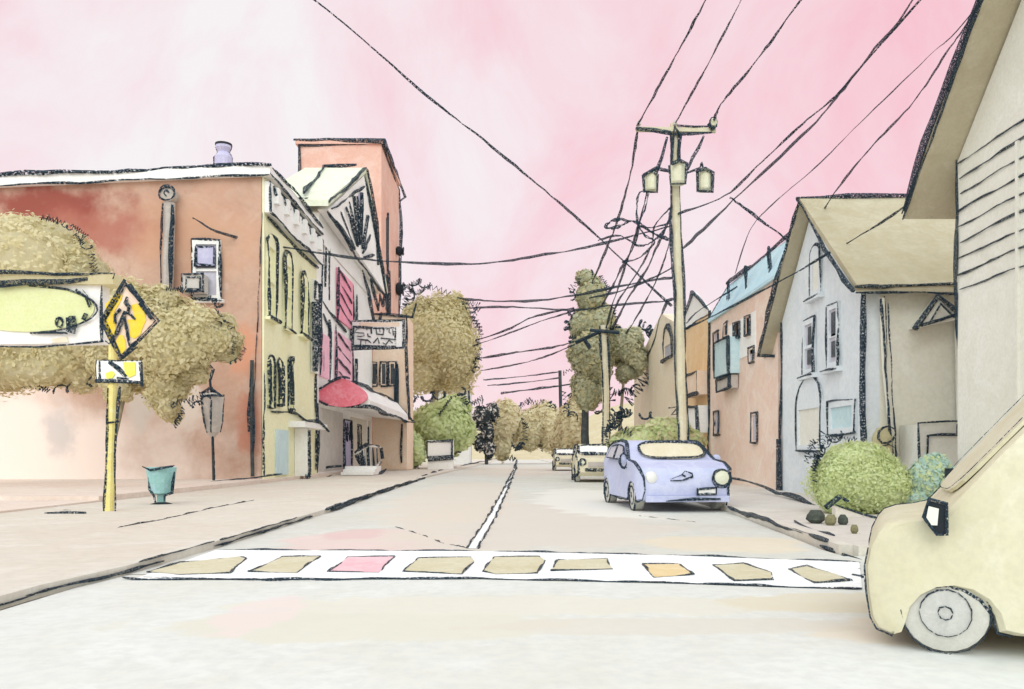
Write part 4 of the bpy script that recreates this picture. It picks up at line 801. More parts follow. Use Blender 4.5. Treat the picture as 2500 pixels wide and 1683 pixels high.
# --- overhead wires
def wire(label, pts, px=7, Yref=None):
    pp = [P(*p) for p in pts]; b = MB(); out = []
    for end in (1, 0):                                     # wires that leave the view run on overhead past the viewer
        a_, q_ = (pp[-1], pp[-2]) if end else (pp[0], pp[1])
        if pts[-1 if end else 0][1] < 145:
            d_ = a_-q_; d_.z = 0
            for k in range(1, 6): e_ = a_+d_*(k*1.6*4/max(d_.length, .1)); pp.insert(len(pp) if end else 0, e_)
    for i in range(len(pp)-1):
        p0 = pp[max(i-1, 0)]; p1 = pp[i]; p2 = pp[i+1]; p3 = pp[min(i+2, len(pp)-1)]
        for k in range(8):
            t = k/8; out.append(.5*((2*p1)+(p2-p0)*t+(2*p0-5*p1+4*p2-p3)*t*t+(3*p1-p0-3*p2+p3)*t**3))
    out.append(pp[-1]); L = sum(((a-c).length for a, c in zip(out[:-1], out[1:])))
    rr = []; n = len(out); ph = random.uniform(0, 6)
    for i, p in enumerate(out): rr.append(max(.004, iw(px, p.y)*(.8+.3*math.sin(i*.6+ph)+random.uniform(-.15, .15)))); out[i] = p+Vector((random.uniform(-1, 1), 0, random.uniform(-1, 1)))*iw(px, p.y)*.3
    b.tube(out, rr, ink_for(min(p[2] for p in pts)*.8), 6)
    o = b.build('overhead_wire', loc=pp[0]); tag(o, label, 'wire', 'overhead wires'); return o
PY = 26.4
wire('black wire rising to the sky from the left tip of the crossarm', [(1556, 308, PY), (1612, 205, 23.5), (1672, 97, 21), (1735, -20, 19)], 7)
wire('black wire rising to the sky from the middle of the pole top', [(1648, 303, PY), (1705, 200, 23.5), (1760, 97, 21), (1830, -40, 18.5)], 6)
wire('black wire rising to the sky from the insulator at the right tip', [(1742, 300, PY), (1760, 255, 25), (1830, 170, 23), (1886, 97, 21), (1975, -25, 19)], 7)
wire('thick black cable climbing right from halfway up the pole', [(1669, 606, PY), (1790, 490, 22), (1975, 315, 17), (2060, 215, 14), (2136, 118, 12), (2240, -20, 10)], 8)
wire('thin cable arching from the pole just above the thick cable', [(1655, 522, PY), (1770, 478, 23), (1860, 395, 20), (1960, 302, 18), (2040, 235, 16), (2150, 110, 14)], 6)
wire('faint thin wire slanting up over the grey house', [(1795, 668, 27), (1830, 565, 24.5), (1885, 500, 22), (1990, 410, 19), (2100, 300, 16), (2265, 140, 13), (2390, 10, 11)], 3)
wire('black wire slanting from the grey house ridge up to the right', [(2010, 515, 20), (2060, 440, 18), (2136, 350, 16), (2230, 250, 14), (2310, 130, 12), (2400, 0, 10.5)], 6)
wire('long black diagonal wire crossing the open sky above the street', [(740, -20, 14), (1037, 230, 17), (1180, 342, 19), (1330, 465, 22), (1450, 570, 25), (1640, 748, PY+.3)], 6.5)
wire('short black wire running from the thick cable junction down to the grey house', [(1782, 482, 22), (1860, 540, 22), (1938, 598, 21.5)], 7)
wire('sagging cable from the yellow front across the street to the pole', [(470, 532, 29.6), (570, 578, 29.8), (805, 622, 36), (966, 640, 44), (1170, 644, 40), (1330, 622, 34), (1449, 600, 30), (1640, 552, PY+.2)], 7)
wire('upper of two level wires from the olive tree to the pole', [(1118, 728, 62), (1160, 733, 58), (1280, 736, 48), (1400, 722, 38), (1560, 690, 30), (1640, 678, PY+.3)], 7)
wire('lower of two level wires from the olive tree to the pole', [(1140, 753, 62), (1250, 750, 52), (1395, 757, 38), (1500, 745, 33), (1640, 735, PY+.3)], 6)
wire('wire curving up from the olive tree toward the conifer top', [(1160, 832, 66), (1240, 805, 60), (1300, 775, 55), (1400, 752, 47)], 5)
wire('second wire curving up below it toward the conifer top', [(1155, 845, 66), (1220, 822, 61), (1320, 785, 54), (1400, 760, 47)], 4)
wire('dark wire crossing the pale gap at mid height toward the second pole', [(1165, 876, 68), (1250, 862, 60), (1340, 850, 50), (1400, 835, 42)], 6)
wire('thinner wire just beneath the mid height one toward the second pole', [(1175, 905, 68), (1270, 888, 60), (1340, 868, 50), (1402, 842, 42)], 4.5)
wire('upper faint wire low above the hills ending at the thin pole', [(1180, 928, 90), (1270, 920, 86), (1368, 908, 80)], 4)
wire('lower faint wire low above the hills ending at the thin pole', [(1190, 942, 90), (1280, 934, 86), (1368, 922, 80)], 4)
wire('lowest dark wire just over the hilltop ending at the thin pole', [(1225, 960, 92), (1290, 952, 86), (1368, 942, 80)], 6)
wire('long wire falling from the left crossarm tip down to the conifer', [(1556, 320, PY), (1540, 420, 28), (1508, 537, 32), (1475, 620, 36), (1446, 690, 41)], 7)
wire('wire falling steeply from the transformers to the second pole', [(1580, 470, PY), (1556, 560, 28), (1530, 640, 31), (1500, 730, 36), (1480, 800, 39.8)], 6)
wire('wire curving from the pole middle down behind the conifer', [(1640, 530, PY+.2), (1610, 590, 28), (1575, 665, 32), (1530, 735, 38), (1492, 810, 43)], 7)
wire('inner wire curving from the pole middle down over the round tree', [(1642, 560, PY+.2), (1620, 640, 28), (1585, 720, 32), (1545, 790, 40), (1528, 815, 44)], 5)
wire('loop of dark spare cable hanging left of the pole', [(1640, 588, PY), (1600, 572, PY), (1555, 545, PY), (1510, 536, PY), (1482, 548, PY), (1484, 558, PY), (1515, 552, PY), (1535, 540, PY)], 9)
wire('thin drop lead looping from the left transformer', [(1585, 468, PY), (1562, 470, PY), (1555, 500, PY), (1557, 545, PY), (1575, 575, PY), (1597, 592, PY), (1560, 630, PY+1), (1520, 640, PY+2)], 6)
wire('thin drop lead hanging straight under the left transformer', [(1583, 474, PY), (1575, 510, PY), (1560, 548, PY), (1590, 556, PY), (1635, 545, PY)], 5)
wire('service wire from the pole over the grey gable to the clapboard eave', [(1672, 804, PY), (1760, 762, 24), (1910, 684, 20.5), (2036, 612, 18.8), (2165, 535, 16.8), (2225, 490, 15.4), (2265, 455, 14.5)], 6)
wire('slack lead curving from the pole shoulder to the loop of spare cable', [(1640, 500, PY), (1628, 548, PY), (1600, 585, PY), (1560, 600, PY), (1510, 575, PY), (1460, 588, 28)], 6)
wire('wire slanting down left from the loop to the olive conifer', [(1560, 550, PY), (1548, 600, 28), (1520, 650, 31), (1495, 700, 35), (1470, 745, 41)], 7)
wire('thin wire crossing the steep ones on its way to the second pole', [(1640, 505, PY), (1600, 550, 27), (1590, 600, 29), (1560, 660, 33), (1505, 745, 38), (1490, 806, 40)], 5)
wire('short level wire between pole and conifer just above the lower pair', [(1640, 655, PY), (1570, 690, 29), (1500, 715, 34), (1440, 728, 41)], 6)
wire('faint short wire beside the orange gable', [(1676, 790, PY), (1705, 760, 27), (1800, 700, 27.5)], 4)
# ================================================================== TREES AND PLANTS
TR = {}
def plant(name, label, cat, Yp, lobes, mats, n, size, base, trunk=None, sq=(), im=None, group=None, depth=.8, bark='bark', crown='crown', amp=.28):
    im = im or ink_for(Yp); root = thing(name, P(base[0], base[1], Yp), label, cat, group); s_ = Yp/FP
    if trunk:
        b = MB(); k = len(trunk); b.tube([P(x, y, Yp+dy) for x, y, dy in trunk], [iw(trunk_w*(1-.55*i/(k-1)), Yp) for i, trunk_w in enumerate([sq[0][0] if sq else 16]*k)], bark, 9)
        cx_, cy_, rx_, ry_ = lobes[0]
        for q in range(5):                                  # limbs into the crown
            f = P(trunk[-1][0], trunk[-1][1], Yp+trunk[-1][2]); L = lobes[q % len(lobes)]; e2 = P(L[0]+L[2]*random.uniform(-.4, .4), L[1]-L[3]*random.uniform(0, .4), Yp+random.uniform(-.4, .4)*L[2]*s_)
            b.tube([f, f.lerp(e2, .5)+Vector((0, 0, .15)), e2], [iw((sq[0][0] if sq else 16)*.42, Yp), iw((sq[0][0] if sq else 16)*.28, Yp), .015], bark, 6)
        b.build('trunk', root)
    b = MB(); tot = sum(l[2]*l[3] for l in lobes)
    for i, (x, y, rx, ry) in enumerate(lobes):
        c = P(x, y, Yp+random.uniform(-.2, .2)*rx*s_); rad = (rx*s_, max(rx, ry)*s_*depth, ry*s_)
        b.leaves(c, rad, max(150, int(n*rx*ry/tot)), size, mats, seed=hash((name, i, Yp, int(x))) % 99991 if False else int(x*7+y*13+i), lump=amp)
    if len(sq) > 1:
        for (x, y, rx, ry, k, a0, a1, wd, size_) in sq[1:]:
            b.squiggles(P(x, y, Yp-.15*rx*s_), (rx*s_, rx*s_*.7, ry*s_), max(3, int(k*.75)), iw(wd*.85, Yp), im, seed=int(x+y), size=size_*s_, rim=.92, amin=a0, amax=a1)
    b.build(crown, root)
    return root
plant('street_tree', 'olive tree rising behind the large oval sign at the left edge', 'tree', 24, [(40, 720, 165, 165), (150, 650, 70, 85), (205, 700, 48, 100), (130, 885, 120, 62), (20, 860, 130, 90), (225, 790, 40, 110), (60, 590, 90, 60), (190, 915, 60, 40)], ['olive', 'olive', 'olive_light', 'olive_dark'], 15000, .085, (-70, 1198),
      [(-70, 1200, 0), (-60, 1050, .1), (0, 900, 0)], [(24,), (100, 700, 150, 165, 14, 5, 80, 4.2, 30), (150, 905, 105, 48, 10, 195, 330, 5.5, 34)], amp=.34)
plant('street_tree', 'bushy olive tree with ragged edges between crossing sign and yellow front', 'tree', 22.5, [(405, 830, 130, 110), (500, 820, 78, 62), (340, 790, 88, 90), (320, 900, 75, 62), (405, 940, 50, 55), (412, 990, 24, 46), (556, 845, 36, 36), (450, 900, 58, 42), (285, 950, 32, 38), (400, 740, 45, 40), (540, 800, 40, 30), (480, 915, 30, 22), (270, 880, 50, 60)], ['olive', 'olive', 'olive_light', 'olive_dark'], 20000, .08, (270, 1206),
      [(273, 1206, 0), (276, 1080, .1), (300, 980, .2), (350, 900, .2)], [(17,), (430, 835, 140, 125, 13, -35, 105, 4.6, 32), (430, 900, 105, 90, 8, 220, 330, 5.5, 38), (415, 1000, 26, 40, 4, 200, 340, 5, 26), (556, 850, 38, 38, 5, 270, 400, 5, 26)], amp=.34)
plant('broadleaf_tree', 'large round olive tree past the end of the left buildings', 'tree', 74, [(1070, 835, 92, 108), (1030, 800, 60, 70), (1110, 780, 40, 52), (1030, 900, 66, 55), (1120, 880, 38, 50)], ['olive', 'olive', 'olive_light', 'olive_dark'], 15000, .2, (1060, 1140),
      [(1060, 1140, 0), (1062, 1000, .3), (1068, 900, 0)], [(20,), (1145, 830, 22, 90, 20, -60, 80, 4.5, 30), (1050, 740, 60, 32, 9, 10, 170, 5, 40), (1020, 715, 30, 24, 5, 20, 160, 5, 44), (1150, 960, 20, 26, 6, 0, 360, 6, 30)])
plant('conifer', 'tall stacked olive grey conifer beside the second pole', 'tree', 44, [(1440, 718, 36, 42), (1445, 788, 48, 46), (1442, 870, 44, 62), (1436, 950, 36, 55), (1432, 680, 20, 20), (1408, 800, 20, 30), (1478, 775, 18, 30)], ['olive_grey', 'olive_grey', 'olive_grey_dark', 'olive_dark'], 11000, .15, (1436, 1158),
      [(1432, 1160, 0), (1428, 1060, 0), (1430, 960, 0), (1440, 760, 0)], [(24,), (1440, 715, 42, 42, 10, -20, 200, 6, 30), (1445, 790, 58, 54, 9, -60, 240, 7, 34), (1400, 960, 20, 60, 7, 100, 250, 5, 28)], bark='bark_dark')
plant('broadleaf_tree', 'spreading olive grey tree right of the second pole', 'tree', 45, [(1525, 855, 40, 45), (1556, 885, 28, 40), (1500, 835, 30, 36), (1545, 835, 24, 26), (1530, 905, 24, 26)], ['olive_grey', 'olive_grey', 'olive_grey_dark', 'olive_light'], 6000, .14, (1512, 1150),
      [(1508, 1158, 0), (1515, 1020, 0), (1525, 900, 0)], [(12,), (1548, 850, 48, 62, 15, -50, 70, 6.5, 36), (1520, 930, 55, 28, 6, 190, 340, 8, 60), (1500, 985, 40, 30, 4, 0, 360, 7, 50)])
plant('shrub', 'fresh green round bush in front of the far white house', 'bush', 62, [(1085, 1045, 68, 62), (1040, 1055, 40, 50), (1120, 1060, 40, 45), (1090, 1000, 50, 30)], ['leaf_green', 'leaf_green', 'leaf_green_dark'], 6000, .24, (1085, 1143), None,
      [(1,), (1070, 990, 70, 22, 10, 10, 170, 6.5, 32), (1060, 1095, 60, 16, 8, 180, 360, 6.5, 30)])
plant('shrub', 'light green bush tucked beside the peach annex', 'bush', 58, [(992, 1085, 32, 55), (1012, 1100, 24, 38)], ['leaf_green', 'leaf_green'], 2500, .2, (995, 1146), None, [(1,), (1000, 1125, 30, 16, 4, 180, 360, 6, 24)])
plant('dark_shrub', 'narrow dark ink coloured bush left of the road end', 'bush', 92, [(1178, 1020, 20, 26), (1205, 1005, 13, 24), (1190, 1055, 16, 30), (1172, 1082, 15, 22), (1196, 1100, 12, 24)], ['leaf_ink', 'leaf_ink', 'lamp_grey'], 1700, .24, (1186, 1134), [(1188, 1136, 0), (1186, 1080, 0), (1186, 1030, 0)],
      [(9,), (1185, 1040, 24, 60, 8, 0, 360, 5, 30)], bark='bark_dark')
plant('shrub', 'cream coloured rounded shrub at the end of the street', 'bush', 96, [(1238, 1045, 40, 50), (1222, 1080, 30, 38)], ['leaf_cream', 'leaf_cream', 'leaf_tan'], 2600, .32, (1238, 1134), None, [(1,), (1255, 1055, 26, 45, 8, -80, 80, 5, 26), (1240, 1100, 16, 18, 6, 0, 360, 8, 24)])
plant('shrub', 'cream and tan shrub right of the vanishing road', 'bush', 100, [(1310, 1050, 48, 52), (1340, 1040, 34, 55), (1285, 1075, 28, 30)], ['leaf_cream', 'leaf_cream', 'leaf_tan'], 3200, .34, (1310, 1133), None, [(1,), (1310, 1000, 46, 18, 9, 0, 180, 6, 24), (1340, 1080, 22, 30, 6, 0, 360, 6, 24)])
plant('shrub', 'tan shrub below the conifer on the right verge', 'bush', 60, [(1392, 1040, 30, 55), (1375, 1085, 30, 35), (1405, 1000, 20, 40)], ['leaf_tan', 'leaf_cream', 'olive_light'], 3000, .24, (1392, 1146), None, [(1,), (1398, 1010, 22, 42, 8, -80, 90, 6, 28), (1372, 1070, 24, 26, 5, 0, 360, 5, 26)])
plant('shrub', 'yellow green hedge bush behind the pale blue car', 'bush', 29, [(1560, 1075, 60, 36), (1620, 1065, 60, 44), (1680, 1075, 40, 36), (1520, 1090, 36, 26)], ['leaf_green_dark', 'leaf_green', 'olive_light'], 6000, .12, (1600, 1182), None,
      [(1,), (1580, 1040, 95, 26, 12, 10, 170, 7, 44), (1520, 1060, 40, 30, 4, 80, 200, 6, 40)])
plant('shrub', 'big rounded lime green bush in front of the grey house', 'bush', 13.7, [(2105, 1175, 105, 85), (2050, 1170, 60, 70), (2160, 1190, 62, 62), (2090, 1120, 70, 40), (2040, 1215, 40, 40)], ['leaf_green', 'leaf_green', 'leaf_green_dark'], 16000, .036, (2105, 1258), None,
      [(1,), (2050, 1150, 62, 70, 9, 80, 200, 5.5, 34), (2060, 1090, 60, 20, 7, 20, 170, 5, 34), (1998, 1110, 24, 28, 3, 0, 360, 4, 30)], amp=.2)
plant('shrub', 'small teal tinted shrub beside the lime bush', 'bush', 13.5, [(2262, 1175, 42, 50), (2285, 1145, 34, 34), (2235, 1215, 30, 30)], ['leaf_teal', 'leaf_teal', 'leaf_green'], 3500, .055, (2255, 1258), None, [(1,), (2195, 1235, 20, 12, 2, 0, 180, 7, 20)])
wash('stone_moss', (128, 124, 92), (100, 98, 74), (160, 154, 122), 5)
# stones by the bush
for (x, y, Ys, rx, rz_, lab) in ((1992, 1262, 11.75, 22, 17, 'largest dark stone on the pavement left of the lime bush'), (2028, 1270, 11.4, 14, 14, 'mossy middle stone below the lime bush'), (2058, 1270, 11.5, 12, 14, 'small dark stone nearest the lime bush'), (2086, 1292, 10.2, 9, 11, 'tiny olive stone closest to the kerb corner')):
    b = MB(); s_ = Ys/FP; c = P(x, y, Ys); b.lathe(c, [(rx*s_*.5, -rz_*s_), (rx*s_, -rz_*s_*.4), (rx*s_*.95, rz_*s_*.3), (rx*s_*.5, rz_*s_*.95)], 'stone_dark' if 'mossy' not in lab and 'tiny' not in lab else 'stone_moss', 12)
    if 'largest' in lab: b.ink([c+Vector((.1, -.1, .12)), c+Vector((.3, -.1, .28)), c+Vector((.42, -.1, .2))], iw(13, Ys), 'ink_mid')
    b.v = [(v[0]+random.uniform(-1, 1)*rx*s_*.1, v[1]+random.uniform(-1, 1)*rx*s_*.1, v[2]) for v in b.v]
    tag(b.build('stone', loc=c), lab, 'stone')
b = MB(); cb = P(1090, 1112, 63); b.box(cb.x-.9, cb.x+.9, 57.6, 58.6, 0, 2.15, 'paint_white')
b.ink([(cb.x-.85, 57.55, .9), (cb.x-.85, 57.55, 2.1), (cb.x+.85, 57.55, 2.15), (cb.x+.8, 57.55, .8)], iw(10, 60), 'ink_far'); b.ink([(cb.x-.95, 57.55, .75), (cb.x+.9, 57.55, .85)], iw(12, 60), 'ink_far')
tag(b.build('utility_cabinet', loc=(cb.x, 58, 0)), 'pale cabinet with heavy dark frame below the green bush', 'cabinet')
# low wall beneath the bush, dark edged
b = MB(); lw = [P(2040, 1236, 13.2), P(2105, 1258, 12.9), P(2140, 1266, 12.6), P(2200, 1255, 12.2), P(2270, 1240, 12.0)]
for a, c in zip(lw[:-1], lw[1:]): b.prism([Vector((a.x, a.y, .1)), Vector((c.x, c.y, .1)), Vector((c.x, c.y, c.z)), Vector((a.x, a.y, a.z))], (0, .15, 0), 'kerb_stone')
b.ink([p+Vector((0, -.03, .02)) for p in lw], iw(11, 12.5), 'ink_mid'); tag(b.build('low_wall', loc=(lw[2].x, lw[2].y, .1)), 'low pale garden wall with dark edge under the lime bush', 'wall')
# ================================================================== CARS
wash('rim_grey', (196, 195, 190), (178, 177, 172), (212, 210, 205), 5)
def car(name, label, prof, Wd, wheels, col, panels, zb, zt, front_round=.12, group=None, inkm='ink_mid', inkr=.03, tum=.16, edges=None):
    t = thing(name, (0, 0, 0), label, 'car', group); xs = [p[0] for p in prof]; xm0, xm1 = min(xs), max(xs); zc = .6
    def ty(x, z):
        k = 1-tum*max(0, min(1, (z-zb)/(zt-zb)))**1.2
        f = max(0, (x-(xm1-.4))/.4); k *= 1-front_round*f**3; f = max(0, ((xm0+.4)-x)/.4); return k*(1-.08*f*f)
    def y_at(x, z): return Wd/2*ty(x, z)
    b = MB(); n = len(prof); slices = ((-1, .93), (-.965, .98), (-.9, 1), (.9, 1), (.965, .98), (1, .93)); xc = (xm0+xm1)/2
    for s_, sh in slices:
        for x, z in prof: xx = xc+(x-xc)*(1-(1-sh)*.35); zz = zc+(z-zc)*(1-(1-sh)*.8); b.v.append((xx, s_*Wd/2*ty(x, z), zz))
    mi = b.mi(col)
    for k in range(len(slices)-1):
        for i in range(n): j = (i+1) % n; b.f.append((k*n+i, k*n+j, (k+1)*n+j, (k+1)*n+i)); b.m.append(mi)
    b.f.append(tuple(range(n))[::-1]); b.m.append(mi); b.f.append(tuple(range((len(slices)-1)*n, len(slices)*n))); b.m.append(mi)
    for s_, pr in (edges or ((-1, prof+prof[:1]), (1, prof+prof[:1]))): b.ink([(x, s_*(y_at(x, z)-.03), z) for x, z in pr], inkr, inkm, wob=.25)
    bd = b.build('body', t)
    bm = bmesh.new(); bm.from_mesh(bd.data); bmesh.ops.recalc_face_normals(bm, faces=bm.faces); bmesh.ops.triangulate(bm, faces=[f for f in bm.faces if len(f.verts) > 4]); bm.to_mesh(bd.data); bm.free(); bd.data.polygons.foreach_set('use_smooth', [True]*len(bd.data.polygons)); bd.data.set_sharp_from_angle(angle=R(32))
    for x, r in wheels:
        for s_ in (-1, 1):
            yw = s_*(Wd/2-.12); b = MB(); b.lathe((x, yw, r), [(r*.6, -.1), (r*.96, -.09), (r, -.05), (r, .05), (r*.96, .09), (r*.6, .1)], 'tyre', 24, 'y')
            b.ink([(x+r*math.cos(a), yw+s_*.1, r+r*math.sin(a)) for a in np.linspace(0, 6.283, 16)], inkr*.55, inkm); wv = b.build('wheel', t)
            b = MB(); b.lathe((x, yw+s_*.095, r), [(r*.2, -.02), (r*.58, -.01), (r*.58, .01), (r*.2, .02)], 'rim_grey', 16, 'y')
            b.ink([(x+r*.16*math.cos(A), yw+s_*.12, r+r*.16*math.sin(A)) for A in np.linspace(0, 6.283, 9)], inkr*.4, inkm); b.ink([(x+r*.58*math.cos(A), yw+s_*.112, r+r*.58*math.sin(A)) for A in np.linspace(0, 6.283, 16)], inkr*.4, inkm); b.build('rim', wv)
    for p in panels: p(t, y_at)
    return t
def arch(xc, r, zb, n=7): return [(xc+r*math.cos(a), zb+.02+r*math.sin(a)) for a in np.linspace(0.05, math.pi-.05, n)]
def front_panel(name, p0, p1, half, mat, r, im, x=2.6, n=20, lift=.03, off=0, th=.02):
    """rounded panel on the sloping face between profile points p0 (low) and p1 (high)"""
    def f(t, y_at):
        a = Vector((p0[0], 0, p0[1])); c = Vector((p1[0], 0, p1[1])); nrm = Vector((c.z-a.z, 0, -(c.x-a.x))).normalized()
        if nrm.x < 0: nrm = -nrm
        m_ = (a+c)/2; hv = (c-a)/2; pts = []
        for k in range(n):
            A = 2*math.pi*k/n; ca, sa = math.cos(A), math.sin(A); u = math.copysign(abs(ca)**(2/x), ca); v = math.copysign(abs(sa)**(2/x), sa)
            pts.append(m_+hv*v*.9+Vector((0, u*half+off, 0))+nrm*lift)
        b = MB(); b.prism(pts, -nrm*th, mat); b.ink([p+nrm*.012 for p in pts], r, im, closed=True, wob=.2); b.build(name, t)
    return f
def side_panel(name, poly, mat, r, im, sides=(-1, 1)):
    def f(t, y_at):
        for s_ in sides:
            pts = [Vector((x, s_*(y_at(x, z)+.004), z)) for x, z in poly]; b = MB(); b.prism(pts, (0, s_*.012, 0), mat); b.ink([p+Vector((0, s_*.015, 0)) for p in pts], r, im, closed=True, wob=.2); b.build(name, t)
    return f
def round_lamp(x, y, z, r, ink_r, im, mat='bulb_glass'):
    def f(t, y_at):
        b = MB(); b.lathe((x, y, z), [(r*1.0, -.08), (r*1.05, .0), (r*.8, .06), (r*.3, .08)], mat, 18, 'x')
        if ink_r: b.ink([(x+.05, y+r*math.cos(a), z+r*.92*math.sin(a)) for a in np.linspace(0, 6.283, 16)], ink_r, im, wob=.2)
        b.build('headlight', t)
    return f
def misc(name, fn):
    def f(t, y_at): b = MB(); fn(b); b.build(name, t)
    return f
# pale blue car
rk = iw(9, 15.8)
prof = [(-2.0, .4), (-1.97, .8), (-1.85, .98), (-1.55, 1.3), (-1.2, 1.38), (-.4, 1.42), (.1, 1.38), (.3, 1.32), (.92, 1.0), (1.5, .95), (1.85, .84), (1.99, .66), (2.02, .42), (1.96, .24), (1.74, .2)]+arch(1.34, .37, .2)+[(.9, .2), (-.9, .2)]+arch(-1.3, .37, .2)+[(-1.75, .2), (-1.96, .26)]
bc = car('parked_car', 'pale blue rounded car parked facing us below the utility pole', prof, 1.86, [(1.34, .31), (-1.3, .31)], 'car_blue',
   [front_panel('windshield', (.96, .99), (.26, 1.36), .68, 'car_sand', rk*.9, 'ink_mid', 3.2, off=.08), side_panel('side_window', [(.62, 1.02), (.2, 1.28), (-.35, 1.33), (-.35, 1.02)], 'glass_grey', rk*.6, 'ink_mid'), side_panel('side_window', [(-.43, 1.02), (-.43, 1.33), (-1.1, 1.3), (-1.35, 1.05)], 'glass_grey', rk*.6, 'ink_mid'),
    round_lamp(1.97, .68, .66, .17, rk*1.1, 'ink_mid'), round_lamp(1.96, -.68, .66, .12, 0, 'ink_mid', 'chrome_pale'),
    misc('emblem', lambda b: b.ink([(2.0, -.32, .64), (2.0, -.1, .72), (2.0, -.04, .79), (2.0, .1, .74), (2.0, .12, .68), (2.02, -.1, .61), (2.02, -.32, .61)], rk*.6, 'ink_mid', wob=.2).ink([(2.0, -.1, .72), (2.0, -.02, .68)], rk*.5, 'ink_mid')),
    misc('license_plate', lambda b: b.prism([(2.03, .2, .34), (2.03, .56, .34), (2.03, .56, .46), (2.03, .2, .46)], (.02, 0, 0), 'paint_white').ink([(2.06, .2, .34), (2.06, .57, .345), (2.06, .57, .47), (2.06, .2, .45)], rk*.7, 'ink_mid', closed=True)),
    misc('bumper', lambda b: b.prism([(2.0, -.8, .2), (2.0, .82, .2), (2.0, .82, .32), (2.0, -.8, .32)], (.05, 0, 0), 'car_blue').ink([(2.08, -.4, .24), (2.08, .1, .25), (2.08, .62, .24)], rk, 'ink_mid')),
    misc('side_mirror', lambda b: b.lathe((.75, -.98, 1.02), [(.03, -.06), (.09, -.04), (.09, .04), (.03, .06)], 'car_blue', 12, 'x').ink([(.85, -.98+.085*math.cos(a), .98+.15*math.sin(a)) for a in np.linspace(0, 6.283, 14)], rk*.8, 'ink_mid', wob=.2)),
    misc('side_mirror', lambda b: b.lathe((.75, .98, 1.02), [(.03, -.06), (.09, -.04), (.09, .04), (.03, .06)], 'car_blue', 12, 'x'))], .95, 1.42, inkr=rk, front_round=.1)
bc.location = (3.2, 17.35, 0); bc.rotation_euler = (0, 0, R(-86))
# sand coloured cars further up
rk2 = iw(8, 33)
prof = [(-2.1, .4), (-2.08, 1.0), (-1.95, 1.5), (-.2, 1.56), (.35, 1.5), (.85, 1.08), (1.9, .98), (2.05, .8), (2.08, .4), (1.95, .26)]+arch(1.35, .38, .25)+[(.9, .25), (-.9, .25)]+arch(-1.35, .38, .25)+[(-1.95, .26)]
sc_ = car('parked_car', 'sand coloured boxy car directly behind the pale blue one', prof, 1.7, [(1.35, .33), (-1.35, .33)], 'car_sand',
   [front_panel('windshield', (.85, 1.08), (.35, 1.5), .66, 'paint_white', rk2, 'ink_far', 5), side_panel('side_window', [(.4, 1.1), (.2, 1.42), (-.6, 1.46), (-.6, 1.1)], 'glass_grey', rk2*.6, 'ink_far'), round_lamp(2.0, .55, .8, .12, rk2*.9, 'ink_far'), round_lamp(2.0, -.55, .8, .12, rk2*.9, 'ink_far'),
    misc('grille', lambda b: b.prism([(2.06, -.35, .62), (2.06, .35, .62), (2.06, .35, .82), (2.06, -.35, .82)], (.03, 0, 0), 'lamp_grey').ink([(2.1, -.5, .55), (2.1, .5, .5)], rk2, 'ink_far'))], 1.05, 1.56, inkm='ink_far', inkr=rk2)
sc_.location = (3.45, 34, 0); sc_.rotation_euler = (0, 0, R(-92))
def copy_tree(o, parent=None):
    c = o.copy(); C.objects.link(c)
    if parent: c.parent = parent
    for ch in o.children: copy_tree(ch, c)
    return c
c2 = copy_tree(sc_); c2.location = (3.75, 57, 0); c2['label'] = 'farthest small pale car at the right kerb before the thin pole'
for o in (bc, sc_, c2): o['group'] = 'cars parked along the right kerb'
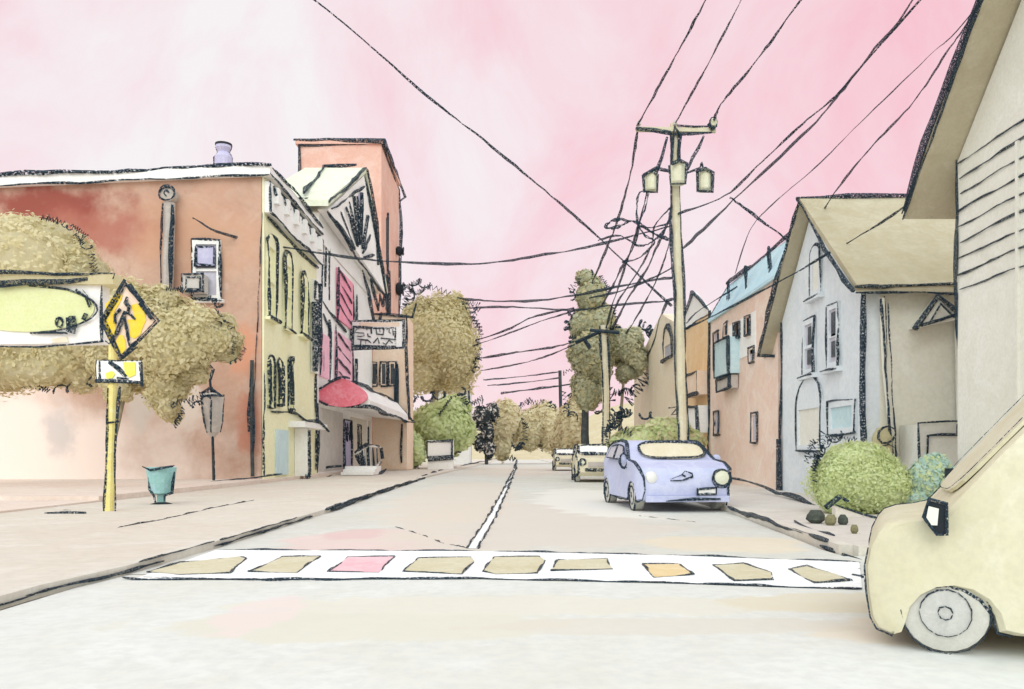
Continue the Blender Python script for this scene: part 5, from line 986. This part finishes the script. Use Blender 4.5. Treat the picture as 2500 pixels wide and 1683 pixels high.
# cream van cut by the right edge
rk3 = iw(9, 4.5)
prof = [(-2.2, .3), (-2.25, 1.0), (-2.15, 1.78), (-1.9, 1.86), (.6, 1.84), (1.0, 1.74), (1.55, 1.12), (1.84, .77), (1.94, .745), (2.05, .73), (2.13, .7), (2.17, .65), (2.21, .56), (2.23, .45), (2.22, .3), (2.2, .16), (2.17, .1), (2.09, .07)]+arch(1.82, .25, .1, 9)+[(1.5, .12), (-.9, .12)]+arch(-1.35, .34, .1, 9)+[(-1.85, .14), (-2.15, .2)]
iv = next(i for i, q in enumerate(prof) if q[0] == 2.13); je = next(i for i, q in enumerate(prof) if q == (1.5, .12))
cv = car('parked_van', 'cream van nosing in at the lower right corner with dark mirror', prof, 1.64, [(1.82, .225), (-1.35, .3)], 'car_cream',
   [front_panel('windshield', (1.8, .82), (1.05, 1.69), .66, 'car_cream', rk3*.25, 'ink_near', 5), side_panel('side_window', [(1.2, .98), (.75, 1.6), (-.2, 1.64), (-.2, .98)], 'glass_grey', rk3*.6, 'ink_near'),
    side_panel('rear_side_window', [(-.35, .98), (-.35, 1.64), (-1.9, 1.62), (-1.95, .98)], 'glass_grey', rk3*.6, 'ink_near'), round_lamp(2.12, -.58, .52, .09, 0, 'ink_near', 'car_cream'), round_lamp(2.12, .58, .52, .09, 0, 'ink_near', 'car_cream'),
    misc('side_mirror', lambda b: b.prism([(1.817, .93, 0.678), (1.824, .93, 0.826), (1.908, .93, 0.850), (1.936, .93, 0.760), (1.873, .93, 0.670)], (0, -.1, 0), 'charcoal').prism([(1.866, .935, 0.719), (1.859, .935, 0.809), (1.908, .935, 0.822), (1.919, .935, 0.760), (1.894, .935, 0.719)], (0, .012, 0), 'siding_white').ink([(1.817, .945, 0.678), (1.824, .945, 0.834), (1.908, .945, 0.854), (1.940, .945, 0.760), (1.873, .945, 0.666)], iw(9, 4.4), 'ink_near', closed=True)),
    misc('side_mirror', lambda b: b.box(1.62, 1.72, -1.0, -.84, .82, 1.0, 'charcoal'))], .9, 1.84, front_round=.06, inkm='ink_near', inkr=rk3, tum=.12, edges=((-1, prof[2:iv+6]), (1, prof[iv+2:je+1])))
cv.location = (4.39, 4.41, 0); cv.rotation_euler = (0, 0, R(155))
